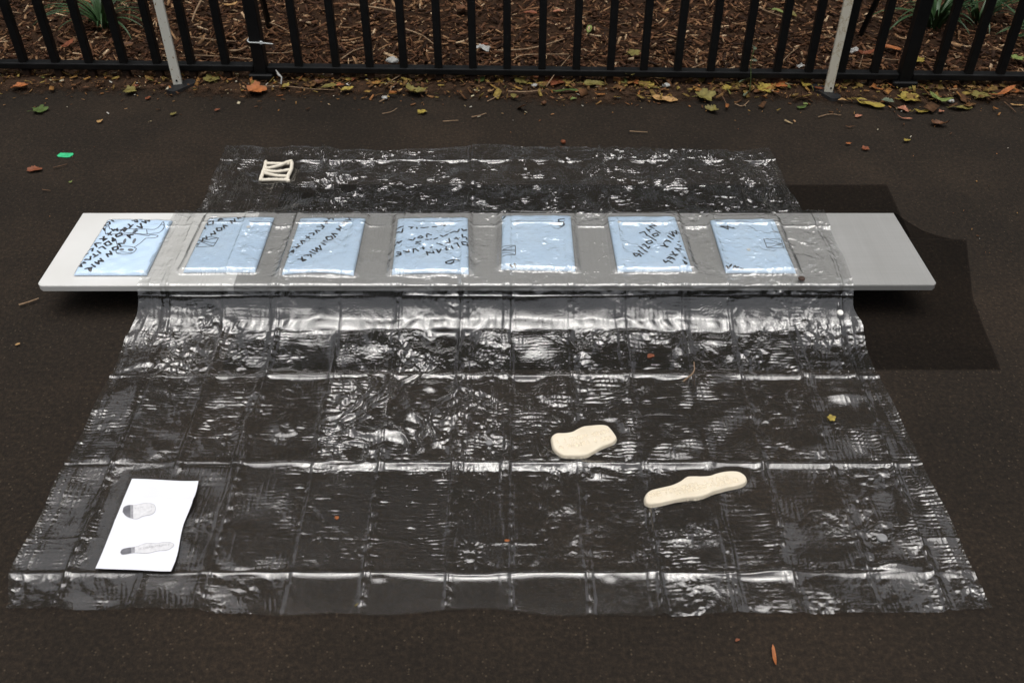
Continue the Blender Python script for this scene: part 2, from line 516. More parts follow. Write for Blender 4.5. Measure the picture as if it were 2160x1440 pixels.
n = 44000
x = rng.uniform(-3.4, 3.4, n)
d = rng.random(n) ** 1.25 * 2.0
y = fence_y(x) + 0.035 + d
L = rng.lognormal(math.log(0.023), 0.5, n).clip(0.006, 0.08)
W = (L * rng.uniform(0.14, 0.42, n)).clip(0.002, 0.014)
H = rng.uniform(0.0015, 0.005, n)
z = bed_z(x, y) + rng.random(n) ** 1.5 * 0.022
o = chips('bark_mulch', n, np.stack([x, y, z], -1), L, W, H, 0.28, M['mulch'])
tag(o, 'brown shredded bark mulch covering the bed behind the fence', 'mulch', kind='stuff')

# crumbs of leaf, bark and grit along the foot of the fence and thinly over the path
n1, n2 = 1500, 420
x = np.concatenate([rng.uniform(-2.6, 2.6, n1), rng.uniform(-2.3, 2.3, n2)])
d = np.concatenate([np.abs(rng.normal(0, 0.10, n1)) - 0.03, rng.uniform(0.1, 2.5, n2)])
y = fence_y(x) - d
n = n1 + n2
# nothing strewn where the vinyl and the bench lie
keep = ~((np.abs(x) < 1.3) & (y < 2.95))
x, y = x[keep], y[keep]
n = len(x)
L = rng.lognormal(math.log(0.008), 0.55, n).clip(0.002, 0.03)
L[y < fence_y(x) - 0.3] *= 0.55
z = 0.004 + 0.004 * rng.random(n) + np.where(y > fence_y(x) - 0.12, 0.008, 0)
o = chips('leaf_litter', n, np.stack([x, y, z], -1), L, L * rng.uniform(0.25, 0.8, n), np.full(n, 0.0015), 0.2, M['crumb'])
tag(o, 'crumbs of leaf and bark strewn on the path below the fence', 'leaf litter', kind='stuff')

n = 1150
x = rng.uniform(-2.5, 2.5, n)
spots = np.array([at(q, 178)[0] for q in (1110, 1170, 1320, 1350, 1510, 1600, 1890, 1960, 2050, 2110, 860, 690)])
x[850:] = rng.choice(spots, 300) + rng.normal(0, 0.055, 300)
y = fence_y(x) - (np.abs(rng.normal(0, 0.075, n)) - 0.02)
L = rng.lognormal(math.log(0.018), 0.4, n).clip(0.008, 0.042)
L[850:] *= 1.3
o = chips('leaf_fragments', n, np.stack([x, y, 0.012 + 0.008 * rng.random(n)], -1), L, L * rng.uniform(0.3, 0.8, n), np.full(n, 0.0009), 0.30, M['fragment'])
tag(o, 'torn bits of yellow and brown leaf gathered along the fence foot', 'leaf litter', kind='stuff')

# ------------------------------------------------------------------ trees round the place (mirrored in the vinyl)
def woods():
    V, Fc = [], []
    quads = []
    def clump(c, r, n, s):
        p = rng.normal(0, 1, (n, 3)); p /= np.linalg.norm(p, axis=1)[:, None]
        p = c + p * (r * rng.random((n, 1)) ** 0.4)
        a = rng.normal(0, 1, (n, 3)); a /= np.linalg.norm(a, axis=1)[:, None]
        b = np.cross(a, rng.normal(0, 1, (n, 3))); b /= np.linalg.norm(b, axis=1)[:, None]
        ss = s * rng.uniform(0.6, 1.3, (n, 1))
        a, b = a * ss, b * ss * 0.6
        quads.append(np.stack([p - a, p - b, p + a, p + b], 1))
    # the near wood beyond the fence leans out over the bed
    for i in range(190):
        cx = rng.uniform(-12, 12)
        hz = rng.uniform(5.2, 12.6) if rng.random() < 0.9 else rng.uniform(0.8, 5.2)
        if abs(cx) > 5.0: hz *= 0.42
        cy = 9.0 - 0.18 * hz + rng.uniform(0, 2.5)
        clump(np.array([cx, cy, hz]), rng.uniform(0.7, 1.3), int(265 - 10 * hz), 0.15)
    for i in range(110):                     # a looser second row higher up
        cx = rng.uniform(-18, 18); hz = rng.uniform(1, 13) if rng.random() < .25 else rng.uniform(7, 15)
        if abs(cx) > 7.0: hz *= 0.4
        clump(np.array([cx, 12.5 + rng.uniform(0, 3), hz]), rng.uniform(1, 1.7), 160, 0.24)
    for sd in (-1, 1):                       # trees left and right of the path
        for i in range(110):
            hz = rng.uniform(0.8, 3.6)
            clump(np.array([sd * (10.5 - 0.15 * hz + rng.uniform(0, 2.5)), rng.uniform(-7, 8), hz]), rng.uniform(0.8, 1.5), 130, 0.22)
    for i in range(120):                     # and far behind the viewer
        hz = rng.uniform(1, 6)
        clump(np.array([rng.uniform(-15, 15), -11 + rng.uniform(-2, 2), hz]), rng.uniform(1, 1.8), 110, 0.28)
    for i in range(26):                      # their trunks
        if i < 14: tx, ty, th, tr = rng.uniform(-5, 5), rng.uniform(8, 12), 11.0, rng.uniform(.12, .25)
        else: tx, ty, th, tr = (1 if i % 2 else -1) * rng.uniform(7, 12), rng.uniform(-10, 12), 4.0, rng.uniform(.08, .15)
        a = np.linspace(0, 2 * math.pi, 9)
        lo = np.stack([tx + tr * np.cos(a), ty + tr * np.sin(a), np.full(9, -0.05)], -1)
        hi = np.stack([tx + .45 * tr * np.cos(a), ty - .1 * th + .45 * tr * np.sin(a), np.full(9, th)], -1)
        quads.append(np.stack([lo[:-1], lo[1:], hi[1:], hi[:-1]], 1))
    q = np.concatenate(quads)
    return q.reshape(-1, 3), np.arange(len(q) * 4).reshape(-1, 4)


wv, wf = woods()
o = link('woodland', mesh_np('woodland', wv, wf), M['woods'])
tag(o, 'green wood of tall trees standing around the path, mirrored in the clear sheet', 'wood', kind='stuff')

# ------------------------------------------------------------------ iron fence
fence = empty('iron_fence', (0, FY0, 0))
tag(fence, 'black iron picket fence along the back of the path', 'fence')
RAIL_Z = 0.047
px_pickets = [-150, -80, -10, 58, 125, 195, 267, 337, 408, 480, 633, 711, 782, 853, 926, 998, 1070, 1143, 1215, 1287, 1357, 1428, 1498, 1568, 1638, 1705, 1773, 1843, 1977, 2043, 2110, 2178, 2246, 2314]
px_posts = [553, 1910]


def fence_x(px):
    p = at(px, 152, RAIL_Z)
    k = p[1]
    # walk along the ray to the fence line
    dx, dy = p[0] / p[1], 1.0
    yy = FY0 / (1 - FSLOPE * dx)
    q = at_Y(px, 152, yy)
    return q[0], yy


pick_me = None
for px in px_pickets:
    X, Yf = fence_x(px)
    if pick_me is None:
        pick_me = box_mesh('picket', -0.0135, 0.0135, -0.0135, 0.0135, 0.034, 1.12, 0.002, 1)
        pick_me.materials.append(M['iron'])
        stub_me = box_mesh('picket_foot', -0.0125, 0.0125, -0.0125, 0.0125, -0.05, 0.034, 0.002, 1)
        stub_me.materials.append(M['rusty_iron'])
    o = bpy.data.objects.new('picket', pick_me); C.objects.link(o)
    o.parent = fence; o.matrix_parent_inverse = fence.matrix_basis.inverted()
    o.location = (X, Yf, 0); o.rotation_euler = (0, 0, math.atan(FSLOPE))
    s = bpy.data.objects.new('picket_foot', stub_me); C.objects.link(s)
    s.parent = o
for px in px_posts:
    X, Yf = fence_x(px)
    o = link('fence_post', box_mesh('fence_post', -0.022, 0.022, -0.022, 0.022, -0.05, 1.2, 0.003, 1), M['iron'], fence)
    o.location = (X, Yf, 0); o.rotation_euler = (0, 0, math.atan(FSLOPE))
    # the sloping brace behind the post
    V, Fc = tube([(X - 0.05, Yf + 0.42, -0.03), (X - 0.01, Yf + 0.03, 0.95)], 0.012, 4)
    link('brace', mesh_py('brace', V, Fc), M['iron'], fence)
ends = [-2.6, fence_x(553)[0], fence_x(1910)[0], 2.7]
for i in range(3):
    xa, xb = ends[i] + 0.024, ends[i + 1] - 0.024
    xm = (xa + xb) / 2
    for nm, zc in (('rail', RAIL_Z), ('top_rail', 1.0)):
        o = link(nm, box_mesh(nm, -(xb - xa) / 2, (xb - xa) / 2, -0.019, 0.019, -0.012, 0.012, 0.004, 2), M['iron'], fence)
        o.location = (xm, fence_y(xm) , zc + (0.004 if i == 0 else 0)); o.rotation_euler = (0, 0, math.atan(FSLOPE))
for px in px_posts:                             # rail brackets at the posts
    X, Yf = fence_x(px)
    o = link('bracket', box_mesh('bracket', -0.045, 0.045, -0.030, 0.030, 0.012, 0.034, 0.004, 1), M['iron'], fence)
    o.location = (X, Yf - 0.002, 0); o.rotation_euler = (0, 0, math.atan(FSLOPE))

# ------------------------------------------------------------------ the two pale posts on rubber feet
def pale_post(base, foot_a, foot_b, mat, label, rotz, w):
    b = at(*base, 0.012)
    t = empty('barrier_post', (b[0], b[1], 0))
    tag(t, label, 'post', 'pale posts in front of the fence')
    o = link('tube', box_mesh('tube', -w / 2, w / 2, -w / 2, w / 2, 0.0, 1.05, 0.002, 2), mat, t)
    o.location = (b[0], b[1] + w / 2, 0.013); o.rotation_euler = (0, 0, rotz)
    bm = bmesh.new()
    bmesh.ops.create_cone(bm, cap_ends=True, segments=12, radius1=0.0035, radius2=0.0035, depth=0.003)
    me = bpy.data.meshes.new('hole_disc'); bm.to_mesh(me); bm.free()
    h = link('hole_disc', me, M['hole_shade'], t)  # no recess: a proud black disc paints the dark inside of a bolt hole
    h.rotation_euler = (math.pi / 2, 0, rotz)
    h.location = (b[0] + 0.003, b[1] - 0.0005, 0.03)
    # rubber foot: a rounded bar
    a, c = at(*foot_a, 0.006), at(*foot_b, 0.006)
    ctr = (a + c) / 2; ln = np.linalg.norm(c - a); an = math.atan2(c[1] - a[1], c[0] - a[0])
    bm = bmesh.new()
    n = 10
    pts = []
    for s, ax in ((1, ln / 2 - 0.02), (-1, -ln / 2 + 0.02)):
        for k in range(n + 1):
            th = -math.pi / 2 + math.pi * k / n
            pts.append((ax + s * 0.02 * math.cos(th), s * 0.02 * math.sin(th) * 1.3))
    lo = [bm.verts.new((p[0], p[1], 0.0)) for p in pts]; hi = [bm.verts.new((p[0] * 0.97, p[1] * 0.9, 0.013)) for p in pts]
    bm.faces.new(hi); bm.faces.new(lo[::-1])
    for k in range(len(pts)):
        k2 = (k + 1) % len(pts)
        bm.faces.new([lo[k], lo[k2], hi[k2], hi[k]])
    me = bpy.data.meshes.new('foot'); bm.to_mesh(me); bm.free()
    f = link('foot', me, M['rubber'], t)
    f.location = (ctr[0], ctr[1], 0.001); f.rotation_euler = (0, 0, an)
    return t


pale_post((373, 180), (355, 196), (412, 172), M['post_rust'], 'white square post speckled with rust, standing on a black foot before the fence', R(14), 0.031)
pale_post((1749, 196), (1709, 178), (1769, 212), M['post_cream'], 'cream square post with thin brown stains, standing on a black foot before the fence', R(-14), 0.030)

# ------------------------------------------------------------------ the low white bench board
BZ = 0.10                                       # top of the board
BT = 0.018
c_bl, c_br = at(175, 449, BZ), at(1885, 449, BZ)
c_fl, c_fr = at(76, 603, BZ), at(1978, 601, BZ)
bench = empty('low_bench', (0, 2.14, 0))
tag(bench, 'long low white board bench lying across under the clear sheet', 'bench')
bm = bmesh.new()
poly = [c_bl[:2], c_fl[:2] + np.array([0.0, 0.012]), c_fl[:2] + np.array([0.012, 0.0]), c_fr[:2] + np.array([-0.010, 0.0]), c_fr[:2] + np.array([0.0, 0.010]), c_br[:2]]
hi = [bm.verts.new((p[0], p[1], BZ)) for p in poly]; lo = [bm.verts.new((p[0], p[1], BZ - BT)) for p in poly]
bm.faces.new(hi); bm.faces.new(lo[::-1])
for k in range(6):
    k2 = (k + 1) % 6
    bm.faces.new([hi[k], lo[k], lo[k2], hi[k2]])
bmesh.ops.recalc_face_normals(bm, faces=bm.faces[:])
bmesh.ops.bevel(bm, geom=bm.edges[:], offset=0.0015, segments=2, affect='EDGES')
me = bpy.data.meshes.new('board'); bm.to_mesh(me); bm.free()
link('board', me, M['board'], bench)
BF, BB = c_fl[1], c_bl[1]                       # front and back edge of the board
for xx in (-0.72, 0.0, 0.72):
    link('support_block', box_mesh('support_block', xx - 0.05, xx + 0.05, BF + 0.09, BB - 0.04, 0.0, BZ - BT - 0.001, 0.002, 1), M['block'], bench)
p = at(1941, 612, 0.08)
V, Fc = tube([(p[0], p[1] + 0.01, 0.083), (p[0] + 0.001, p[1] + 0.008, 0.068), (p[0] - 0.004, p[1] + 0.006, 0.064)], 0.0012, 6)
link('nail', mesh_py('nail', V, Fc), M['disc_grey'], bench)

# ------------------------------------------------------------------ base line over which cloth and vinyl are laid
prof = [(2.90, 0.0), (2.60, 0.0), (BB + 0.13, 0.004), (BB + 0.06, 0.022), (BB + 0.025, 0.055), (BB + 0.008, 0.088), (BB - 0.004, BZ), (BB - 0.03, BZ + 0.0005),
        (BF + 0.03, BZ + 0.0005), (BF + 0.002, BZ), (BF - 0.006, BZ - 0.012), (BF - 0.009, 0.077), (BF - 0.030, 0.052), (BF - 0.053, 0.031),
        (BF - 0.083, 0.0145), (BF - 0.13, 0.0065), (BF - 0.19, 0.002), (BF - 0.22, 0.0), (1.50, 0.0), (1.0, 0.0)]


def densify(pr, step=0.002):
    pr = np.array(pr)
    # smooth the corner points with a moving average over a fine polyline
    seg = np.linalg.norm(np.diff(pr, axis=0), axis=1)
    s = np.concatenate([[0], np.cumsum(seg)])
    t = np.arange(0, s[-1], step)
    yy, zz = np.interp(t, s, pr[:, 0]), np.interp(t, s, pr[:, 1])
    k = np.hanning(11); k /= k.sum()
    ys = np.convolve(np.pad(yy, 5, 'edge'), k, 'valid'); zs = np.convolve(np.pad(zz, 5, 'edge'), k, 'valid')
    m = (yy < BB - 0.01) & (yy > BF + 0.01)
    return ys, np.maximum(zs, np.where((yy < BB) & (yy > BF), BZ, 0))


PY, PZ = densify(prof)
s_ = np.concatenate([[0], np.cumsum(np.hypot(np.diff(PY), np.diff(PZ)))])


def profile(t):
    y, z = np.interp(t, s_, PY), np.interp(t, s_, PZ)
    e = 0.004
    dy = np.interp(t + e, s_, PY) - np.interp(t - e, s_, PY)
    dz = np.interp(t + e, s_, PZ) - np.interp(t - e, s_, PZ)
    l = np.hypot(dy, dz) + 1e-9
    return y, z, dz / l, -dy / l                    # normal (ny, nz), pointing up and out


def t_of_y(y):
    return np.interp(-y, -PY, s_)


# ------------------------------------------------------------------ sheer black cloth under the vinyl
yb, yf = at(1870, 391, 0)[1], at(1900, 781, 0)[1]
tt = np.linspace(t_of_y(yb), t_of_y(yf), 170)
x_left = at(519, 530, BZ)[0]
ny_, nz_ = None, None
y, z, ny, nz = profile(tt)
# right-hand edge: pulled out at the back of the bench
x_edge = np.interp(-y, [-yb, -2.338, -2.328, -2.05, -yf], [at(1870, 391)[0], at(1893, 450)[0], at(2003, 452)[0], at(2062, 650)[0], at(2110, 781)[0]])
sN = np.linspace(0, 1, 200) ** 0.8
X = x_left + (x_edge[None, :] - x_left) * sN[:, None]
fall = np.clip((X - (c_fr[0] - 0.005)) / 0.14, 0, 1)
bxr = np.interp(y, [BF, BB], [c_fr[0], c_br[0]])
fall = np.clip((X - bxr[None, :] - 0.004) / (x_edge - bxr - 0.01)[None, :], 0, 1)
drop = (1 - fall) ** 1.7
wv = 0.0015 * np.sin(X * 37 + y[None, :] * 11) * fall
Yg = y[None, :] + ny[None, :] * 0.0018 + 0 * X
Zg = (z * 1.0)[None, :] * np.where(X > bxr[None, :], drop, 1.0) + nz[None, :] * 0.0018 + 0.0008 + np.abs(wv)
o = link('sheer_cloth', mesh_np('sheer_cloth', np.stack([X, Yg, Zg], -1).reshape(-1, 3), grid_faces(200, 170), True), M['net'])
tag(o, 'sheer black cloth draped over the bench and trailing onto the path at its right end', 'cloth')

# ------------------------------------------------------------------ the seven blue packets
TH = 0.0105
PACK = [  # corners in photo pixels: back left, back right, front right, front left
    ((228, 460), (363, 462), (309, 579), (155, 579)),
    ((440, 457), (578, 455), (538, 573), (386, 573)),
    ((633, 457), (771, 457), (746, 580), (594, 578)),
    ((839, 458), (987, 456), (989, 577), (826, 578)),
    ((1059, 452), (1204, 452), (1214, 571), (1057, 567)),
    ((1282, 454), (1424, 454), (1461, 571), (1303, 572)),
    ((1498, 461), (1633, 459), (1680, 575), (1531, 574))]
PLAB = ['blue packet at the bench left end with a bull drawn among black letters',
        'blue packet with slanting black letters above a small drawn box',
        'blue packet with two long diagonal rows of black letters',
        'blue packet crowded with rows of letters and marked with a 6',
        'blue packet marked with a 5 in its back right corner',
        'blue packet with a handwritten date and short diagonal words',
        'blue packet marked with a sideways 4 and a crossed box at its right side']
INK = {}
INK[0] = [[(1437,258),(1517,298),(1495,225),(1580,255),(1560,195)], [(1345,350),(1445,390),(1412,300)], [(1275,470),(1320,460)], [(1285,430),(1350,440)], [(1320,400),(1350,410)],
  [(1160,520),(1220,580),(1200,520),(1270,515)], [(1100,680),(990,680),(1045,745)], [(880,755),(975,735),(990,790),(895,810),(880,755)], [(830,825),(875,890),(765,875),(800,930)],
  [(650,965),(710,1020),(610,1000),(620,1070),(550,1030)], [(485,1075),(555,1125)], [(485,1130),(360,1150)], [(430,1140),(440,1185)], [(485,1130),(465,1190)],
  [(1250,235),(1340,220),(1355,270),(1300,250)], [(1180,305),(1240,360)], [(1200,395),(1265,320)], [(1030,430),(1155,405),(1110,455),(1075,405)], [(1100,380),(1155,410)],
  [(945,520),(1045,475),(1065,515),(960,560),(945,520)], [(880,570),(940,620),(885,645),(880,570)], [(725,680),(800,635),(865,690),(775,715),(725,680)], [(625,770),(690,735),(750,785)],
  [(595,820),(655,865)], [(515,880),(565,915)], [(530,940),(605,890)], [(350,975),(460,990),(465,925)], [(230,1090),(300,1115),(270,1050),(375,1050),(320,1020)],
  [(855,215),(905,255)], [(725,290),(825,260),(830,315),(740,335),(725,290)], [(690,360),(740,435)], [(860,400),(905,445),(925,400),(980,440),(965,385)], [(785,485),(865,520)], [(800,520),(855,465)],
  [(640,595),(775,585),(710,635),(715,545)], [(660,675),(535,675),(585,740)], [(420,780),(510,765),(495,820)], [(360,860),(415,865)], [(345,910),(390,870)], [(1385,185),(1430,185)]]
INK[1] = [[(1175,155),(1195,210),(1215,150),(1245,190)], [(1280,138),(1330,138)], [(1045,240),(1080,300)], [(1050,240),(1140,268),(1120,205)], [(995,355),(910,330),(935,390)], [(785,390),(880,378),(885,430),(800,445),(785,390)],
  [(690,530),(672,490),(770,500),(735,445)], [(450,610),(520,630),(520,570),(605,595),(585,540)], [(395,665),(430,680)], [(610,265),(720,245),(715,310),(612,325),(610,265)],
  [(815,245),(900,220),(865,180),(815,245)], [(545,350),(570,390)], [(925,158),(1030,165)], [(700,160),(730,160)]]
INK[2] = [[(1005,185),(1030,230),(1050,195),(1100,190),(1110,230)], [(935,255),(1005,295)], [(960,300),(990,250)], [(800,360),(930,350)], [(880,315),(935,355),(900,410)], [(855,445),(770,430),(805,480)],
  [(650,490),(740,478),(738,520)], [(590,535),(670,595)], [(590,590),(655,540)], [(570,635),(490,625),(525,690)], [(335,750),(470,735),(405,765)], [(425,690),(475,735)], [(250,850),(360,795),(350,860)],
  [(300,825),(335,840)], [(225,900),(250,900),(235,945)], [(1390,145),(1500,165)], [(1340,205),(1445,235),(1400,175)], [(1260,290),(1330,315),(1310,250),(1385,280)], [(1170,390),(1250,440),(1215,390),(1260,380),(1220,345)],
  [(1190,510),(1075,490),(1150,555)], [(970,560),(1075,545),(1105,590),(1000,610),(970,560)], [(920,620),(960,620)], [(900,690),(960,710)], [(880,660),(990,655)], [(850,725),(885,800),(775,760),(815,840),(710,795)],
  [(665,830),(770,880)], [(550,910),(680,885),(690,940)], [(610,900),(640,920)], [(435,980),(600,985),(525,1015),(515,935)]]
INK[3] = [[(1165,340),(1220,300),(1230,350),(1290,290)], [(1010,360),(1090,365)], [(790,380),(930,365)], [(560,370),(640,370),(600,400)], [(710,370),(720,400)], [(320,380),(460,360)], [(330,440),(430,470),(450,400)],
  [(1570,400),(1600,440),(1660,400)], [(1350,480),(1430,450),(1490,470),(1520,410)], [(1160,520),(1210,550),(1310,500)], [(1040,600),(1110,570)], [(970,600),(995,595)], [(880,600),(930,605)], [(900,520),(905,560)], [(910,500),(990,520)],
  [(730,570),(790,530),(830,560),(780,580),(730,570)], [(1575,510),(1580,560),(1660,550),(1660,590)], [(1425,590),(1520,575)], [(1455,560),(1500,600)], [(1325,590),(1345,660),(1260,665)], [(1090,680),(1200,705)],
  [(690,680),(740,670),(780,690)], [(700,650),(790,640)], [(560,600),(640,620),(680,580)], [(295,690),(340,640),(375,680),(420,630)], [(1565,650),(1670,640),(1680,700),(1590,700),(1565,650)], [(1420,680),(1480,675),(1520,745)],
  [(1370,720),(1400,780)], [(1250,790),(1310,800)], [(1270,740),(1280,810)], [(1090,790),(1130,860),(1170,790)], [(900,840),(920,900)], [(910,850),(1040,865),(1020,820)], [(970,760),(1000,745)], [(780,775),(860,770)], [(830,740),(845,795)],
  [(650,780),(650,850)], [(680,780),(745,825)], [(460,820),(570,840)], [(560,800),(555,845),(510,845)], [(330,830),(410,840),(410,890),(320,910)], [(350,870),(410,870)],
  [(1510,1000),(1450,990),(1330,1005),(1265,1025),(1275,1050),(1360,1055),(1410,1035),(1415,1015)]]
INK[4] = [[(1440,215),(1330,225),(1340,270),(1420,270),(1440,320),(1400,355),(1345,345)], [(410,1075),(460,1100)], [(500,1060),(520,1100)], [(275,195),(330,140)], [(290,185),(312,135)]]
INK[5] = [[(1115,295),(1210,350),(1065,345),(1165,400)], [(1015,385),(1085,465)], [(1110,410),(1050,425)], [(890,480),(980,455),(1035,530)], [(1200,435),(1285,485)], [(1130,510),(1215,480),(1250,525),(1170,550),(1130,510)], [(1060,535),(1200,625)],
  [(1010,655),(1095,620),(1140,665),(1055,695),(1010,655)], [(945,715),(970,690),(1055,770),(1085,735)], [(875,740),(1040,840)], [(865,815),(965,880)], [(915,930),(890,870),(770,860),(820,930),(890,875)],
  [(1575,430),(1600,500),(1495,455),(1555,550),(1450,490)], [(1425,540),(1525,600)], [(1365,645),(1415,605),(1485,660)], [(1420,640),(1450,625)], [(1295,720),(1435,740),(1395,755),(1345,670)], [(1620,650),(1650,640)], [(1610,695),(1680,720),(1660,745)],
  [(1680,785),(1555,770),(1660,830)], [(1465,890),(1615,880),(1575,915),(1510,830)], [(1410,960),(1465,930),(1560,985)], [(1465,970),(1500,950)], [(1345,995),(1385,1040),(1430,1000),(1470,1020),(1515,1045)], [(1735,950),(1760,965)], [(1710,1000),(1790,1040),(1770,1065)], [(1740,1020),(1750,1050)]]
INK[6] = [[(610,375),(340,350),(500,405)], [(490,345),(500,410)], [(470,1085),(510,1135),(565,1075)], [(600,1135),(630,1100),(660,1135),(700,1120)], [(740,1140),(790,1145)]]
THIN = {}
THIN[0] = [[(830,400),(1000,410),(1300,400),(1500,410),(1680,405),(1780,350),(1835,255),(1860,310),(1850,390),(1780,460),(1650,495),(1540,505)], [(1530,420),(1540,500)], [(1000,480),(1060,430),(1180,410)], [(850,510),(1000,500),(1200,480),(1540,505)],
  [(980,560),(1120,515),(1320,495),(1450,510),(1580,540)], [(1580,520),(1740,530),(1680,570),(1510,580)], [(1510,580),(1400,680),(1290,755)], [(940,590),(980,740)], [(970,770),(1040,740),(1200,735),(1320,765),(1320,800),(1250,860),(1120,880),(970,870),(950,810),(970,770)],
  [(970,860),(1080,840),(1250,850)], [(735,430),(760,370),(800,360),(820,350)], [(735,430),(750,490),(850,510)], [(810,340),(830,400)], [(1790,330),(1830,315),(1855,335)]]
THIN[1] = [[(620,555),(825,575),(720,740),(400,735)], [(400,735),(480,650),(600,610),(790,580)], [(500,645),(770,660)], [(490,650),(720,740)]]
THIN[4] = [[(262,720),(515,715),(515,890),(262,905)], [(515,720),(262,785),(510,800)], [(262,800),(505,830)], [(265,835),(500,885)]]
THIN[6] = [[(1175,590),(1510,595),(1560,770),(1235,760),(1175,590)], [(1230,595),(1530,685),(1220,675)], [(1250,755),(1530,685)]]
THINNAME = {0: 'bull_drawing', 1: 'box_drawing', 4: 'box_drawing', 6: 'box_drawing'}
OX = [140, 370, 580, 800, 1030, 1250, 1480]


class Ribbons:
    """pen strokes: flat bands that follow a surface z(x, y)"""
    def __init__(self): self.V, self.F = [], []
    def stroke(self, pts, w, zf, step=0.003, jitter=0.0):
        pts = np.asarray(pts, float)[:, :2]
        out = [pts[0]]
        for a, b in zip(pts[:-1], pts[1:]):
            m = max(1, int(np.linalg.norm(b - a) / step))
            for k in range(1, m + 1):
                out.append(a + (b - a) * k / m)
        p = np.array(out)
        d = np.gradient(p, axis=0); d /= (np.linalg.norm(d, axis=1)[:, None] + 1e-9)
        nn = np.stack([-d[:, 1], d[:, 0]], 1)
        ww = np.full(len(p), w / 2)
        if jitter: ww *= 1 + jitter * np.sin(np.arange(len(p)) * 1.3 + rng.random() * 6)
        p0, p1 = p[0] - d[0] * w * 0.4, p[-1] + d[-1] * w * 0.4
        p = np.vstack([p0, p, p1]); nn = np.vstack([nn[0], nn, nn[-1]]); ww = np.concatenate([[w * 0.2], ww, [w * 0.2]])
        l, r = p + nn * ww[:, None], p - nn * ww[:, None]
        b0 = len(self.V)
        for q in (l, r):
            zz = zf(q[:, 0], q[:, 1])
            self.V += [(x, y, z) for (x, y), z in zip(q, zz)]
        k = len(p)
        for i in range(k - 1):
            self.F.append([b0 + i, b0 + k + i, b0 + k + i + 1, b0 + i + 1])
    def fill(self, pts, zf, dz=0.0):
        pts = np.asarray(pts, float)[:, :2]
        b0 = len(self.V)
        zz = zf(pts[:, 0], pts[:, 1]) + dz
        self.V += [(x, y, z) for (x, y), z in zip(pts, zz)]
        self.F.append(list(range(b0, b0 + len(pts))))
    def build(self, name, mat, parent):
        return link(name, mesh_py(name, self.V, self.F), mat, parent)


class Packet:
    def __init__(self, i, px):
        self.i = i
        zt, zb = BZ + TH, BZ + 0.006
        self.Q = np.array([at(*px[0], zt)[:2], at(*px[1], zt)[:2], at(*px[2], zb)[:2], at(*px[3], zb)[:2]])
        r = np.random.default_rng(100 + i)
        self.w = [(r.uniform(2, 9) * r.choice([-1, 1]), r.uniform(4, 15), r.uniform(0, 6.28), r.uniform(0.0001, 0.0004)) for _ in range(7)]
    def xy(self, u, v):                            # u left to right, v back to front
        q = self.Q
        u, v = np.asarray(u)[..., None], np.asarray(v)[..., None]
        return (1 - v) * ((1 - u) * q[0] + u * q[1]) + v * ((1 - u) * q[3] + u * q[2])
    def uv(self, x, y):
        x, y = np.asarray(x, float), np.asarray(y, float)
        u, v = np.full(x.shape, 0.5), np.full(x.shape, 0.5)
        for _ in range(6):
            p = self.xy(u, v)
            e = 1e-4
            du = (self.xy(u + e, v) - p) / e; dv = (self.xy(u, v + e) - p) / e
            det = du[..., 0] * dv[..., 1] - du[..., 1] * dv[..., 0]
            rx, ry = x - p[..., 0], y - p[..., 1]
            u = u + (rx * dv[..., 1] - ry * dv[..., 0]) / det
            v = v + (-rx * du[..., 1] + ry * du[..., 0]) / det
        return u, v
    def h(self, u, v):
        def e(a, p): return np.clip(1 - np.abs(2 * a - 1) ** p, 0, 1) ** 0.45
        k = sum(a * np.sin(fu * u * 3 + fv * v * 3 + ph) for fu, fv, ph, a in self.w)
        base = TH * e(u, 14) * e(v, 11)
        return BZ + 0.0025 + np.maximum(base + k * (base > TH * 0.5), 0)
    def z(self, x, y):
        u, v = self.uv(x, y)
        return self.h(np.clip(u, 0.004, 0.996), np.clip(v, 0.004, 0.996))


